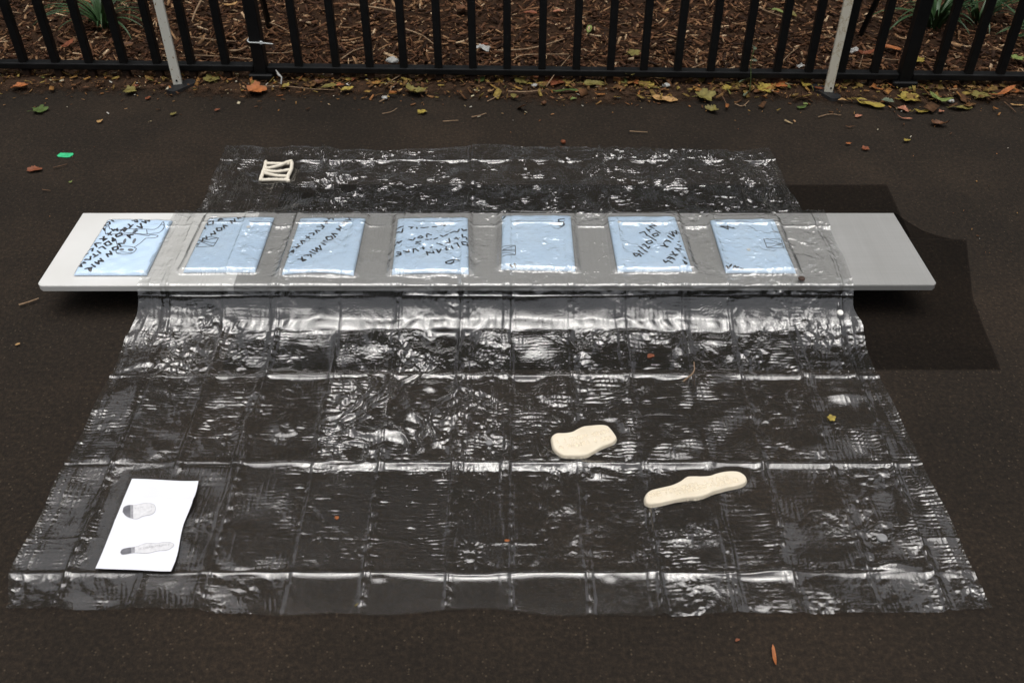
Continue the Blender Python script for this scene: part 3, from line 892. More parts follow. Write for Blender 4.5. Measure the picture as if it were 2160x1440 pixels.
PKS = [Packet(i, px) for i, px in enumerate(PACK)]
for i, pk in enumerate(PKS):
    ctr = pk.Q.mean(0)
    t = empty('blue_packet', (ctr[0], ctr[1], BZ))
    tag(t, PLAB[i], 'packet', 'blue packets in a row on the bench')
    a = np.linspace(0, 1, 61)
    a = 0.5 - 0.5 * np.cos(math.pi * a) * (0.72 + 0.28 * np.abs(np.cos(math.pi * a)))      # denser near the edges
    uu, vv = np.meshgrid(a, a, indexing='ij')
    XY = pk.xy(uu, vv)
    # edges a little wavy
    HZ = pk.h(uu, vv)
    # bulging front edge on some packets
    bow = {2: 0.012, 3: 0.006}.get(i, 0.0)
    XY[..., 1] += bow * np.clip((vv - 0.8) / 0.2, 0, 1) * np.sin(math.pi * uu)
    P = np.concatenate([XY, HZ[..., None]], -1)
    link('blue_wad', mesh_np('blue_wad', P.reshape(-1, 3), grid_faces(61, 61)[:, ::-1], True), M['blue'], t)
    # its clear wrapping, a little larger and crumpled
    b = np.linspace(-0.012, 1.012, 130)
    uu, vv = np.meshgrid(b, b, indexing='ij')
    XY = pk.xy(uu, vv)
    XY += rng.normal(0, 0.0002, XY.shape)
    f = np.fft.fftfreq(130, 1.0)
    kx, ky = np.meshgrid(f, f, indexing='ij')
    kk = np.hypot(kx * 1.0, ky * 1.0)
    def fld(k0, bw, ax=1.0):
        q = np.hypot(kx * ax, ky / ax)
        w = np.fft.ifft2(np.fft.fft2(rng.normal(0, 1, (130, 130))) * np.exp(-((q - k0) / bw) ** 2)).real
        return w / w.std()
    cr = -np.abs(fld(0.06, 0.04, 1.8)) * 0.00030 - np.abs(fld(0.22, 0.08, 2.2)) * 0.00020
    cr = cr - cr.min()
    zz = pk.h(np.clip(uu, 0.0, 1.0), np.clip(vv, 0.0, 1.0)) + 0.0012 + np.clip(cr, 0, 0.0035)
    out = np.maximum(np.maximum(-uu, uu - 1), np.maximum(-vv, vv - 1))
    zz = np.where(out > 0, np.maximum(BZ + 0.0026, zz - out * 0.1), zz)
    P = np.concatenate([XY, zz[..., None]], -1)
    link('clear_wrap', mesh_np('clear_wrap', P.reshape(-1, 3), grid_faces(130, 130)[:, ::-1], True), M['wrap'], t)
    # handwriting
    def wpt(p): return at(OX[i] + p[0] / 9.0, 440 + p[1] / 9.0, BZ + TH)[:2]
    rb = Ribbons()
    for st in INK[i]:
        rb.stroke([wpt(p) for p in st], 0.0052 if i == 0 else 0.0046, lambda x, y: pk.z(x, y) + 0.0006, jitter=0.18)
    tag(rb.build('handwriting', M['ink'], t), kind='stuff')
    if i in THIN:
        rb = Ribbons()
        for st in THIN[i]:
            pts = [wpt(p) for p in st]
            if i == 0 and len(pts) > 3:
                pts = [q[:2] for q in spline(pts, 30)]
            rb.stroke(pts, 0.0021, lambda x, y: pk.z(x, y) + 0.0005)
        tag(rb.build(THINNAME[i], M['pencil'], t), kind='stuff')
    if i == 0:
        rb = Ribbons()
        for cx, cy, rx, ry, sh in ((1110, 630, 28, 48, -0.35), (1295, 635, 30, 50, -0.4), (1055, 797, 48, 20, 0), (1225, 797, 55, 22, -0.1)):
            rb.fill([wpt((cx + rx * math.cos(q) + sh * ry * math.sin(q), cy + ry * math.sin(q))) for q in np.linspace(0, 2 * math.pi, 18)[:-1]], lambda x, y: pk.z(x, y) + 0.0007)
        tag(rb.build('bull_eyes', M['greyfill'], t), kind='stuff')
    for k, (bx, by) in {1: (1390, 370), 5: (505, 270), 6: (890, 800)}.items():
        if k == i:
            w = wpt((bx, by))
            bm = bmesh.new()
            bmesh.ops.create_cone(bm, cap_ends=True, segments=20, radius1=0.0052, radius2=0.0045, depth=0.002)
            me = bpy.data.meshes.new('snap'); bm.to_mesh(me); bm.free()
            sn = link('snap', me, M['dot'], t)
            sn.location = (w[0], w[1], float(pk.z(np.array([w[0]]), np.array([w[1]]))[0]) + 0.0012)

# ------------------------------------------------------------------ the clear vinyl sheet
PAPER_PX = [(278, 1008), (418, 1012), (359, 1204), (201, 1198)]
o1 = [(265,540),(300,470),(420,405),(620,400),(800,370),(930,300),(1100,230),(1350,205),(1570,195),(1700,225),(1790,310),(1880,430),(1930,520),(1900,600),(1820,660),(1600,750),(1440,830),(1300,910),(1170,975),(900,995),(620,985),(480,930),(370,850),(310,750)]
o2 = [(155,690),(180,610),(260,540),(400,500),(620,450),(780,380),(880,310),(960,290),(1270,285),(1420,240),(1600,205),(1780,205),(1900,260),(1955,340),(1930,410),(1830,460),(1600,510),(1380,570),(1240,630),(1100,670),(920,680),(700,715),(450,775),(270,800),(180,765)]


def seg_dist(px, py, strokes):
    dm = np.full(px.shape, 9.0)
    for st in strokes:
        for a, b in zip(st[:-1], st[1:]):
            a, b = np.asarray(a), np.asarray(b)
            ab = b - a
            t = np.clip(((px - a[0]) * ab[0] + (py - a[1]) * ab[1]) / (ab @ ab + 1e-12), 0, 1)
            dm = np.minimum(dm, np.hypot(px - a[0] - t * ab[0], py - a[1] - t * ab[1]))
    return dm


t0, t1 = t_of_y(at(1080, 317, 0)[1]), t_of_y(at(1080, 1299, 0)[1])
DS = 0.0021
NT = int((t1 - t0) / DS)
NX = int(1.9 / DS)
tt = np.linspace(t0, t1, NT)
sx = np.linspace(0, 1, NX)
y, z, ny, nz = profile(tt)
lp = [at(20, 1290), at(26, 1210), at(145, 985), at(240, 790), at(272, 720, 0.0), at(285, 618, BZ), at(372, 450, BZ), at(440, 420), at(478, 318)]
rp = [at(2087, 1282), at(2050, 1200), at(1937, 970), at(1841, 780), at(1815, 700, 0.0), at(1806, 618, BZ), at(1737, 450, BZ), at(1678, 430), at(1617, 316)]
XL = np.interp(y, [p[1] for p in lp], [p[0] for p in lp])
XR = np.interp(y, [p[1] for p in rp], [p[0] for p in rp])
k = np.hanning(25); k /= k.sum()
XL = np.convolve(np.pad(XL, 12, 'edge'), k, 'valid'); XR = np.convolve(np.pad(XR, 12, 'edge'), k, 'valid')
X = XL[None, :] + (XR - XL)[None, :] * sx[:, None]
Tm = np.repeat(tt[None, :], NX, 0)
Ym = np.repeat(y[None, :], NX, 0)

fx = np.fft.fftfreq(NX, DS); ft = np.fft.fftfreq(NT, DS)
KX, KT = np.meshgrid(fx, ft, indexing='ij')
KK = np.hypot(KX, KT)


srng = np.random.default_rng(23)


def field(filt):
    w = np.fft.ifft2(np.fft.fft2(srng.normal(0, 1, (NX, NT))) * filt).real
    return w / (w.std() + 1e-12)


def unit_slope(f):
    gx, gt = np.gradient(f, DS)
    return f / np.sqrt((gx ** 2 + gt ** 2).mean())


def band(k0, bw, kx=None, kt=None):
    f = np.exp(-((KK - k0) / bw) ** 2)
    if kx: f = f * np.exp(-(KX / kx) ** 2)
    if kt: f = f * np.exp(-(KT / kt) ** 2)
    return f


def low(k0): return field(np.exp(-(KK / k0) ** 2))


def sstep(a, b, v):
    q = np.clip((v - a) / (b - a), 0, 1)
    return q * q * (3 - 2 * q)


wob1, wob2, wob3 = low(4), low(4), low(9)
def crest(f): return unit_slope(np.exp(1.1 * np.clip(f, -3, 3)))


rib_h = crest(field(band(105, 40, kx=22)))                          # wrinkles running across
rib_v = crest(field(band(100, 38, kt=16)))                          # wrinkles running front to back
rib_f = crest(field(band(150, 60)))                                # fine crinkle
cr = low(30); cr = -np.abs(cr); c2 = -np.abs(low(70)); c3 = -np.abs(low(12))
crump = unit_slope(c3 * 0.014 + cr * 0.011 + c2 * 0.006)
emb = unit_slope(np.sin(2 * math.pi * (X + 0.004 * wob3) / 0.0115) * (0.6 + 0.4 * wob3) + np.sin(2 * math.pi * (Tm + 0.002 * wob2) / 0.0135) * (0.5 + 0.5 * wob2))

# fold grid
cols_px = [146, 296, 446, 612, 772, 941, 1076, 1234, 1386, 1539, 1668, 1830, 1969]
cols_x = np.array([at(p, 1215)[0] for p in cols_px])
rows_t = t_of_y(np.array([at(1080, 346)[1], at(1080, 985)[1], at(1080, 800)[1], at(1080, 1215)[1]]))
rows_t = np.sort(np.concatenate([rows_t, [t_of_y(at(1080, 484, BZ)[1]), t_of_y(BB + 0.075), t_of_y(BF - 0.009)]]))
half_t = t_of_y(np.array([at(1080, 890)[1], at(1080, 1143)[1], at(1080, 715)[1], at(1080, 390)[1]]))

pc = np.digitize(X, cols_x)                       # 0..13
pr = np.digitize(Tm, rows_t)                      # 0..7
# strengths of the textures per panel row (rear to front); (across, along, fine, crumple, emboss, pillow)
ROW = {0: (.7, .8, .8, .6, .3, .8), 1: (1.0, .9, .9, .55, .7, .9), 2: (.8, .4, .8, .6, .2, 1.0), 3: (.8, .5, .8, .8, .4, .35), 4: (.8, .5, .8, .8, .4, .35),
       5: (.95, .6, .7, .4, .5, .9), 6: (.75, .7, .6, .35, .4, 1.0), 7: (.4, .35, .25, .4, .25, .5), 8: (.2, .5, .2, .4, .3, .4)}


def gain_for(r, c):
    if r == 5: return 0.85 if c <= 3 else (2.5 if c <= 8 else 1.0)
    if r == 6: return 0.85 if c <= 3 else (2.1 if c <= 8 else 1.15)
    if r == 7: return 0.65 if c <= 3 else ((0.22 if c <= 5 else 0.36) if c <= 8 else 0.85)
    if r >= 8: return 0.9 if c <= 3 else (0.06 if c <= 8 else 0.95)
    if r <= 2: return 1.9
    return 1.0


nr, nc = len(rows_t) + 1, len(cols_x) + 1
prng = np.random.default_rng(41)
A = np.zeros((6, nr, nc)); TX = np.zeros((nr, nc)); TT = np.zeros((nr, nc))
for r in range(nr):
    for c in range(nc):
        gg = gain_for(r, c)
        pick = prng.dirichlet([1.6] * 5) * 3.0
        for q in range(5):
            A[q, r, c] = ROW[min(r, 8)][q] * pick[q] * gg
        A[5, r, c] = ROW[min(r, 8)][5] * prng.normal(0, 1) * (0.2 + 0.8 * min(gg, 1.1))
        TX[r, c] = prng.normal(0, 1); TT[r, c] = prng.normal(0, 1)


def soft(a):
    g = a[pr, pc]
    G = np.fft.fft2(g)
    return 0.55 * np.fft.ifft2(G * np.exp(-(KK / 30) ** 2)).real + 0.45 * np.fft.ifft2(G * np.exp(-(KK / 3.5) ** 2)).real


onb_ = (Ym > BF - 0.01) & (Ym < BB + 0.01)
patch = [(0.25 + 0.75 * sstep(-0.4, 1.0, low(12))) * 1.15 for _ in range(5)]
SL = 0.235
disp = SL * (0.72 * soft(A[0]) * patch[0] * rib_h + soft(A[1]) * patch[1] * rib_v + 1.0 * soft(A[2]) * patch[2] * rib_f + 2.0 * soft(A[3]) * patch[3] * crump + 0.45 * soft(A[4]) * patch[4] * emb)
quiet = sstep(-.50, -.40, X) * sstep(.30, .20, X)
r7 = sstep(1.44, 1.40, Ym); r8 = sstep(1.185, 1.165, Ym)
disp *= 1 - quiet * (0.62 * r7 * (1 - r8) + 0.93 * r8)
# broad slack swells, strongest in the two rows before the bench and on the far strip
swell = unit_slope(low(7) + 0.35 * low(14))
cen = sstep(-.62, -.40, X) * sstep(.62, .35, X)
sw_a = np.where(Ym > BB, 0.15, np.where(Ym > 1.44, 0.085 + 0.085 * cen, 0.075 - 0.06 * quiet))
sw_a = np.fft.ifft2(np.fft.fft2(np.where(onb_, 0.02, sw_a)) * np.exp(-(KK / 14) ** 2)).real
disp += sw_a * swell * (1 - 0.9 * quiet * r8)
# fold ridges
puck = field(band(30, 30))


def ridge(dist, w, a): return a * np.exp(-np.abs(dist) / w)
fold = np.zeros_like(X)
edge_c = np.concatenate([[X.min()], cols_x, [X.max()]])
for j, cx in enumerate(cols_x):
    strong = 1.0 if j % 2 == 0 else 0.7
    amp = 0.0040 * strong * np.clip(0.8 + 0.35 * wob3 + 0.22 * puck, 0.3, 1.8)
    sgn = -1 if j in (6, 3, 9) else 1
    dd = X - cx - 0.0012 * wob2 - 0.0012 * wob1
    fold += sgn * ridge(dd, 0.0034, amp) + 0.45 * ridge(dd - 0.0085, 0.003, amp)
for j, rt in enumerate(rows_t):
    amp = 0.0040 * np.clip(0.95 + 0.35 * wob1, 0.4, 1.6)
    dd = Tm - rt - 0.0020 * wob1
    fold += ridge(dd, 0.0045, amp)
for rt in half_t:
    fold += ridge(Tm - rt - 0.004 * wob2, 0.004, 0.0011 * np.clip(0.4 + wob3, 0, 1.5))
# panels bow between their folds
cl = np.concatenate([[X.min() - 1e-3], cols_x, [X.max() + 1e-3]]); rl = np.concatenate([[tt[0] - 1e-3], rows_t, [tt[-1] + 1e-3]])
pu = (X - cl[pc]) / (cl[pc + 1] - cl[pc]); pv = (Tm - rl[pr]) / (rl[pr + 1] - rl[pr])
bowl = np.sin(math.pi * np.clip(pu, 0, 1)) * np.sin(math.pi * np.clip(pv, 0, 1))
size = np.minimum(cl[pc + 1] - cl[pc], rl[pr + 1] - rl[pr])
bowl = bowl * (1 - 0.95 * quiet * r8) * (1 - 0.5 * quiet * r7)
disp += 0.018 * size * A[5][pr, pc] * bowl + 0.012 * size * bowl * np.minimum(1, np.abs(A[5][pr, pc]) + 0.3) * (TX[pr, pc] * (pu - 0.5) + TT[pr, pc] * (pv - 0.5)) * 2
strip = np.zeros_like(X)
for j, cx in enumerate(cols_x):
    wd = (0.020, 0.015, 0.024)[j % 3]
    q = np.abs(X - cx - 0.008 * (1 if j % 2 else -1) - 0.0025 * wob3) - wd / 2
    strip += (0.0032, 0.0024, 0.0028)[j % 3] * np.clip(0.75 + 0.6 * wob2, 0.1, 1.7) / (1 + np.exp(q / 0.0016))
near = np.full_like(X, 9.0)
for cx in cols_x: near = np.minimum(near, np.abs(X - cx))
for rt in rows_t: near = np.minimum(near, np.abs(Tm - rt))
disp = disp * (0.22 + 0.78 * (1 - np.exp(-(near / 0.0075) ** 2)))
fold = fold + strip * (1 - 0.6 * quiet * r7)
hem = np.minimum(X - XL[None, :], XR[None, :] - X)
disp += 0.0022 * np.exp(-(hem / 0.003) ** 2) + 0.0018 * np.exp(-np.abs(hem - 0.028) / 0.003) + SL * 0.5 * rib_f * np.exp(-((hem - 0.014) / 0.012) ** 2)
# the heavily rumpled panel left of the middle, and a few loose swells
wr = at(835, 880); R0 = np.exp(-(((X - wr[0]) / 0.15) ** 4 + ((Ym - wr[1]) / 0.125) ** 4))
w1 = low(6); w2 = low(6); w4 = low(16)
sw = np.sin(2 * math.pi * (X * 7.5 + 0.42 * w1 + 0.08 * w4) + 1.2) + 0.35 * np.sin(2 * math.pi * (Tm * 5 + 0.5 * w2))
disp *= 1 - 0.5 * R0
disp += R0 * (0.0120 * np.clip(1 - np.abs(sw), 0, 1) ** 1.1 + 0.0030 * np.maximum(w1, -0.3) + 0.0008 * w4)
for (px, py, sxm, sym, h) in ((1790, 840, .05, .02, .010), (1500, 730, .03, .015, .007), (1260, 1005, .03, .012, .006), (600, 790, .05, .015, .007), (930, 1222, .012, .008, .005), (800, 1225, .016, .008, .004), (1290, 1222, .014, .009, .005), (1650, 1215, .05, .012, .010), (1880, 1200, .05, .012, .010), (350, 830, .05, .018, .008), (1700, 905, .04, .02, .007), (1440, 940, .05, .02, .007), (700, 940, .03, .02, .006)):
    p = at(px, py)
    disp += h * np.exp(-((X - p[0]) / sxm) ** 2 - ((Ym - p[1]) / sym) ** 2) * (0.7 + 0.3 * w1)
# the taut, clear band at the foot of the slope and the puckered lip along the bench
band_c = np.exp(-((Tm - t_of_y(at(1080, 702)[1])) / 0.022) ** 4) * sstep(XL.min() + .25, XL.min() + .45, X) * sstep(.75, .5, X)
slope_b = np.exp(-((Tm - t_of_y(BF - 0.030)) / 0.042) ** 4)
disp *= (1 - 0.92 * band_c) * (1 - 0.62 * slope_b)
disp += fold * (1 - 0.55 * band_c) * (1 - 0.25 * slope_b)
disp += 0.00022 * slope_b * np.sin(2 * math.pi * X / 0.0118 + 0.4 * wob3) * sstep(-0.2, 0.8, wob2)
flute = np.sin(2 * math.pi * (X * 11 + 0.5 * w1)) + 0.6 * np.sin(2 * math.pi * (X * 23 + 0.5 * w2))
disp += 0.0010 * np.exp(-((Tm - t_of_y(BF - 0.062)) / 0.020) ** 2) * np.clip(flute, -1.2, 2)
# round snaps pressed under the vinyl
for px, py, zz in ((997, 770, 0), (1137, 770, 0), (997, 840, 0), (1137, 840, 0), (992, 1163, 0), (992, 1181, 0), (1820, 1125, 0), (1700, 672, .045), (1862, 1000, 0), (1765, 905, 0), (1540, 370, 0), (1310, 1010, 0)):
    p = at(px, py, zz)
    rr = np.hypot(X - p[0], Ym - p[1])
    th = np.arctan2(Ym - p[1], X - p[0])
    disp += 0.0020 * (1 / (1 + np.exp((rr - 0.0095) / 0.0013))) + 0.00035 * np.exp(-((rr - 0.020) / 0.010) ** 2) * np.sin(th * 13 + 3 * wob1)
# flat and quiet under the things that lie on it
flat = np.zeros_like(X)
for poly_px in (PAPER_PX, [(1140 + a / 12.0, 880 + b / 12.0) for a, b in o1], [(1340 + a / 8.308, 970 + b / 8.308) for a, b in o2], [(548, 384), (561, 336), (622, 336), (612, 386)]):
    pl = np.array([at(a, b)[:2] for a, b in poly_px]); pl = np.vstack([pl, pl[:1]])
    sub = (X > pl[:, 0].min() - .03) & (X < pl[:, 0].max() + .03) & (Ym > pl[:, 1].min() - .03) & (Ym < pl[:, 1].max() + .03)
    gx, gy = X[sub], Ym[sub]
    ds = seg_dist(gx, gy, [list(pl)])
    ins = np.zeros(gx.shape, bool)
    for a, b in zip(pl[:-1], pl[1:]):
        ins ^= ((a[1] > gy) != (b[1] > gy)) & (gx < (b[0] - a[0]) * (gy - a[1]) / (b[1] - a[1] + 1e-15) + a[0])
    flat[sub] = np.maximum(flat[sub], np.where(ins, 1.0, sstep(0.03, 0.001, ds)))
lo_lim, hi_lim = -0.0068 + 0.006 * flat, 0.02 - 0.0190 * flat
disp = disp * (1 - 0.75 * flat) + 0.0045 * np.clip((sw_a - 0.075) / 0.06, 0, 1) * (1 - flat) * (1 - slope_b)
kk_ = 0.0012 + 0.0022 * (1 - flat)
disp = lo_lim + kk_ * np.logaddexp(0, (disp - lo_lim) / kk_)
disp = np.minimum(disp, hi_lim)
# over the packets
onb = (Ym > BF - 0.02) & (Ym < BB + 0.02)
bump = np.zeros_like(X)
for i, pk in enumerate(PKS):
    if i == 0: continue
    u, v = pk.uv(X, Ym)
    su = np.linalg.norm(pk.Q[1] - pk.Q[0]); sv = np.linalg.norm(pk.Q[3] - pk.Q[0])
    du = np.maximum(np.maximum(-u, u - 1), 0) * su; dv = np.maximum(np.maximum(-v, v - 1), 0) * sv
    q = np.hypot(du, dv)
    q = np.where(np.isfinite(q), q, 9)
    bump = np.maximum(bump, (TH + 0.0024) * sstep(0.018, 0.0, q))
bump *= onb
disp = np.where(bump > 0.006, np.clip(disp, -0.003, 0.004), np.where(onb, np.clip(disp, -0.004, 0.006), disp))
OFF = 0.0085
hgt = OFF + disp + bump
Yo = Ym + ny[None, :] * hgt
Zo = z[None, :] + nz[None, :] * hgt
# its ends are not ruled straight
eb = sstep(tt[0] + 0.10, tt[0], Tm); ef = sstep(tt[-1] - 0.10, tt[-1], Tm)
Yo += eb * (0.006 * wob1 + 0.012 * np.sin(X * 5.2 + 1.0)) + ef * (0.004 * wob1 + 0.016 * np.abs(X) ** 2 - 0.004)
side = np.minimum(sx, 1 - sx)[:, None] * 1.9
Zo += 0.004 * sstep(0.012, 0.0, side) * np.maximum(0.3 + wob1, 0) * (~onb)
Xo = X + 0.0035 * wob2 * sstep(0.06, 0.0, side)
me = mesh_np('vinyl_sheet', np.stack([Xo, Yo, Zo], -1).reshape(-1, 3), grid_faces(NX, NT)[:, ::-1], True)
o = link('vinyl_sheet', me, M['film'])
tag(o, 'large creased clear plastic sheet spread over bench and path', 'plastic sheet')


def sheet_z(p):
    j = np.argmin(np.abs(y - p[1])); i = int(np.clip((p[0] - XL[j]) / (XR[j] - XL[j]), 0, 1) * (NX - 1))
    return float(Zo[max(i - 3, 0):i + 4, max(j - 3, 0):j + 4].max())


# small round discs on the vinyl
for px, py, zz, rad, hh, mat, lab in ((1772, 660, 0.04, .0085, .006, 'dot', 'round white disc on the clear sheet just below the right part of the bench'),
                                    (1032, 935, 0, .008, .003, 'disc_grey', 'small grey disc on the clear sheet left of the rounded clay slab'),
                                    (1861, 1132, 0, .011, .003, 'disc_grey', 'grey disc near the right edge of the clear sheet'),
                                    (1691, 587, BZ, .0095, .004, 'disc_dark', 'dark brown disc on the bench in front of the packet marked 4')):
    p = at(px, py, zz + 0.01)
    bm = bmesh.new()
    bmesh.ops.create_cone(bm, cap_ends=True, segments=24, radius1=rad, radius2=rad * 0.85, depth=hh)
    bmesh.ops.bevel(bm, geom=[e for e in bm.edges if len(e.link_faces) == 2 and e.calc_face_angle(0) > 0.8], offset=hh * 0.2, segments=2, affect='EDGES')
    me = bpy.data.meshes.new('disc'); bm.to_mesh(me); bm.free()
    d_ = link('disc', me, M[mat])
    d_.location = (p[0], p[1], sheet_z(p) + hh * 0.3)
    if zz == 0.04: d_.rotation_euler = (R(25), 0, 0)
    tag(d_, lab, 'disc')

# ------------------------------------------------------------------ clay pieces
FONT = {'M': [[(0, 0), (0, 1), (.5, .4), (1, 1), (1, 0)]], 'E': [[(.9, 0), (0, 0), (0, 1), (.9, 1)], [(0, .5), (.7, .5)]], 'T': [[(0, 1), (1, 1)], [(.5, 1), (.5, 0)]],
        'R': [[(0, 0), (0, 1), (.8, 1), (.9, .75), (.8, .5), (0, .5)], [(.4, .5), (.9, 0)]], 'O': [[(.2, 0), (0, .3), (0, .7), (.2, 1), (.8, 1), (1, .7), (1, .3), (.8, 0), (.2, 0)]],
        'P': [[(0, 0), (0, 1), (.8, 1), (.9, .75), (.8, .5), (0, .5)]], 'L': [[(0, 1), (0, 0), (.8, 0)]], 'I': [[(.5, 0), (.5, 1)]], 'A': [[(0, 0), (.5, 1), (1, 0)], [(.2, .4), (.8, .4)]],
        'N': [[(0, 0), (0, 1), (1, 0), (1, 1)]], 'S': [[(.9, .85), (.6, 1), (.1, .85), (.2, .55), (.8, .45), (.9, .15), (.4, 0), (0, .15)]], 'U': [[(0, 1), (0, .2), (.3, 0), (.7, 0), (1, .2), (1, 1)]],
        'C': [[(.95, .85), (.6, 1), (.2, .9), (0, .5), (.2, .1), (.6, 0), (.95, .15)]], 'B': [[(0, 0), (0, 1), (.7, 1), (.8, .75), (.7, .5), (0, .5)], [(.7, .5), (.9, .25), (.7, 0), (0, 0)]],
        'V': [[(0, 1), (.5, 0), (1, 1)]], 'G': [[(.95, .85), (.5, 1), (0, .5), (.5, 0), (.95, .15), (.95, .45), (.6, .45)]], 'K': [[(0, 0), (0, 1)], [(.9, 1), (0, .5), (.9, 0)]], ' ': []}


def text_strokes(txt, a, b, h, fill=0.68):
    """strokes of a line of capitals from point a to point b (plan view), h tall"""
    a, b = np.asarray(a)[:2], np.asarray(b)[:2]
    d = (b - a) / len(txt)
    un = (b - a) / np.linalg.norm(b - a)
    up = np.array([-un[1], un[0]])
    out = []
    for i, ch in enumerate(txt):
        for st in FONT[ch]:
            out.append([a + d * (i + fill * q[0]) + up * h * q[1] for q in st])
    return out


def clay_slab(name, outline, z0, thick, strokes, wide, label, extra=None):
    poly = np.array([p[:2] for p in spline(list(outline) + [outline[0]], 150)])
    x0, y0 = poly.min(0) - 0.004; x1, y1 = poly.max(0) + 0.004
    st = 0.0009
    gx, gy = np.meshgrid(np.arange(x0, x1, st), np.arange(y0, y1, st), indexing='ij')
    dm = seg_dist(gx, gy, [list(poly)])
    inside = np.zeros(gx.shape, bool)
    for a, b in zip(poly[:-1], poly[1:]):
        c = ((a[1] > gy) != (b[1] > gy)) & (gx < (b[0] - a[0]) * (gy - a[1]) / (b[1] - a[1] + 1e-15) + a[0])
        inside ^= c
    d = np.where(inside, dm, -dm)
    r = 0.0055
    q = np.clip(d / r, 0, 1)
    hz = thick * np.sqrt(np.clip(1 - (1 - q) ** 2.4, 0, 1)) * 0.98
    hz += 0.0006 * np.sin(gx * 60 + gy * 35) * np.sin(gy * 75 + 1) * q + 0.0003 * np.sin(gx * 190 + 2) * q
    ds = seg_dist(gx, gy, strokes)
    hz -= wide[1] * np.exp(-(ds / wide[0]) ** 2) * q
    if extra is not None:
        de = seg_dist(gx, gy, extra)
        hz -= 0.0010 * np.exp(-(de / 0.004) ** 2) * q
    hz = np.where(d < 0, -0.003, hz)
    dl = d > -st * 1.5
    keep = dl[:-1, :-1] & dl[1:, :-1] & dl[1:, 1:] & dl[:-1, 1:]
    vz = z0 + hz
    me = mesh_np(name, np.stack([gx, gy, vz], -1).reshape(-1, 3), grid_faces(*gx.shape, keep=keep), True)
    bm = bmesh.new(); bm.from_mesh(me)
    bmesh.ops.delete(bm, geom=[v for v in bm.verts if not v.link_faces], context='VERTS')
    bm.to_mesh(me); bm.free()
    o = link(name, me, M['clay'])
    tag(o, label, 'clay slab', 'clay slabs on the clear sheet')
    return o


def c1(x, y, z=0.017): return at(1140 + x / 12.0, 880 + y / 12.0, z)
def c2_(x, y, z=0.017): return at(1340 + x / 8.308, 970 + y / 8.308, z)


s1 = text_strokes('I I VIEPK CEIBI', c1(420, 650), c1(1790, 350), 0.0085, 0.6) + text_strokes('B OIGIEI I SOE', c1(520, 790), c1(1850, 520), 0.0085, 0.6)
clay_slab('clay_slab', [c1(a, b, 0.012) for a, b in o1], 0.0098, 0.0062, s1, (0.0014, 0.0030), 'broad rounded cream clay slab with two pressed rows of letters')
s2 = text_strokes('METROPOLITAN', c2_(270, 650), c2_(1660, 310), 0.0095, 0.66) + text_strokes('STRUCTURES', c2_(720, 600), c2_(1850, 350), 0.0080, 0.66)
clay_slab('clay_slab', [c2_(a, b, 0.012) for a, b in o2], 0.0098, 0.0072, s2, (0.0014, 0.0030), 'long narrow cream clay slab pressed with the words METROPOLITAN STRUCTURES',
          extra=[[c2_(300, 715)[:2], c2_(900, 610)[:2], c2_(1400, 470)[:2], c2_(1900, 345)[:2]]])

lat = empty('clay_lattice', at(584, 362, 0.0))
tag(lat, 'white clay lattice frame with slanting inner bars on the rear of the sheet', 'lattice')


def lp_(x, y, z=0.016): return at(530 + x / 18.0, 320 + y / 18.0, z)


for pts, r, dz in (([(560, 365), (515, 600), (420, 860), (340, 1110)], .0060, 0), ([(590, 450), (1000, 462), (1450, 462)], .0056, -.001), ([(1545, 395), (1515, 680), (1400, 920), (1370, 1095)], .0060, 0),
                   ([(530, 630), (800, 600), (1100, 520), (1350, 410), (1560, 350)], .0056, .003), ([(520, 715), (900, 762), (1200, 735), (1490, 685)], .0054, .001), ([(470, 795), (800, 885), (1050, 925), (1360, 930)], .0056, .002), ([(370, 1080), (900, 1068), (1410, 1085)], .0058, .001)):
    q = spline([lp_(a, b, 0.0155 + dz) for a, b in pts], 16)
    rad = [r * (1 + 0.06 * math.sin(k * 1.7)) for k in range(len(q))]
    rad[0] *= 0.8; rad[-1] *= 0.8
    V, Fc = tube(q, rad, 10)
    link('clay_bar', mesh_py('clay_bar', V, Fc, True), M['clay_white'], lat)
V, Fc = tube([lp_(1290, 1040, .0155), lp_(1400, 1110, .0155), lp_(1470, 1120, .0155)], [.006, .0075, .004], 10)
link('clay_knob', mesh_py('clay_knob', V, Fc, True), M['clay_white'], lat)

# ------------------------------------------------------------------ printed paper
pq = [at(278, 1008, .013)[:2], at(418, 1012, .016)[:2], at(359, 1204, .016)[:2], at(201, 1198, .014)[:2]]


class Paper(Packet):
    def __init__(self): self.Q = np.array(pq)
    def h(self, u, v):
        f = 0.0115 + 0.0035 * np.exp(-np.abs(v - 0.235) / 0.06) * (0.3 + u) + 0.0012 * np.exp(-np.abs(v - 0.49) / 0.05)
        f = f + 0.003 * np.clip((v - 0.78) / 0.22, 0, 1) ** 2 + 0.003 * np.clip((u - 0.75) / 0.25, 0, 1) ** 2 * (0.5 + 0.5 * np.sin(v * 9)) + 0.0006 * np.sin(u * 7 + v * 4)
        return f


pp = Paper()
paper = empty('printed_paper', (*np.mean(pq, 0), 0.008))
tag(paper, 'white paper sheet printed with two grey clay shapes at the left front of the sheet', 'paper')
uu, vv = np.meshgrid(np.linspace(0, 1, 40), np.linspace(0, 1, 70), indexing='ij')
XY = pp.xy(uu, vv)
XY[..., 0] += 0.0035 * np.sin(vv * 9) * uu ** 3
P = np.concatenate([XY, pp.h(uu, vv)[..., None]], -1)
link('sheet_of_paper', mesh_np('sheet_of_paper', P.reshape(-1, 3), grid_faces(40, 70)[:, ::-1], True), M['paper'], paper)


def pw(x, y): return at(190 + x / 6.26, 990 + y / 6.26, 0.0125)[:2]


def pz(x, y): return pp.z(x, y)


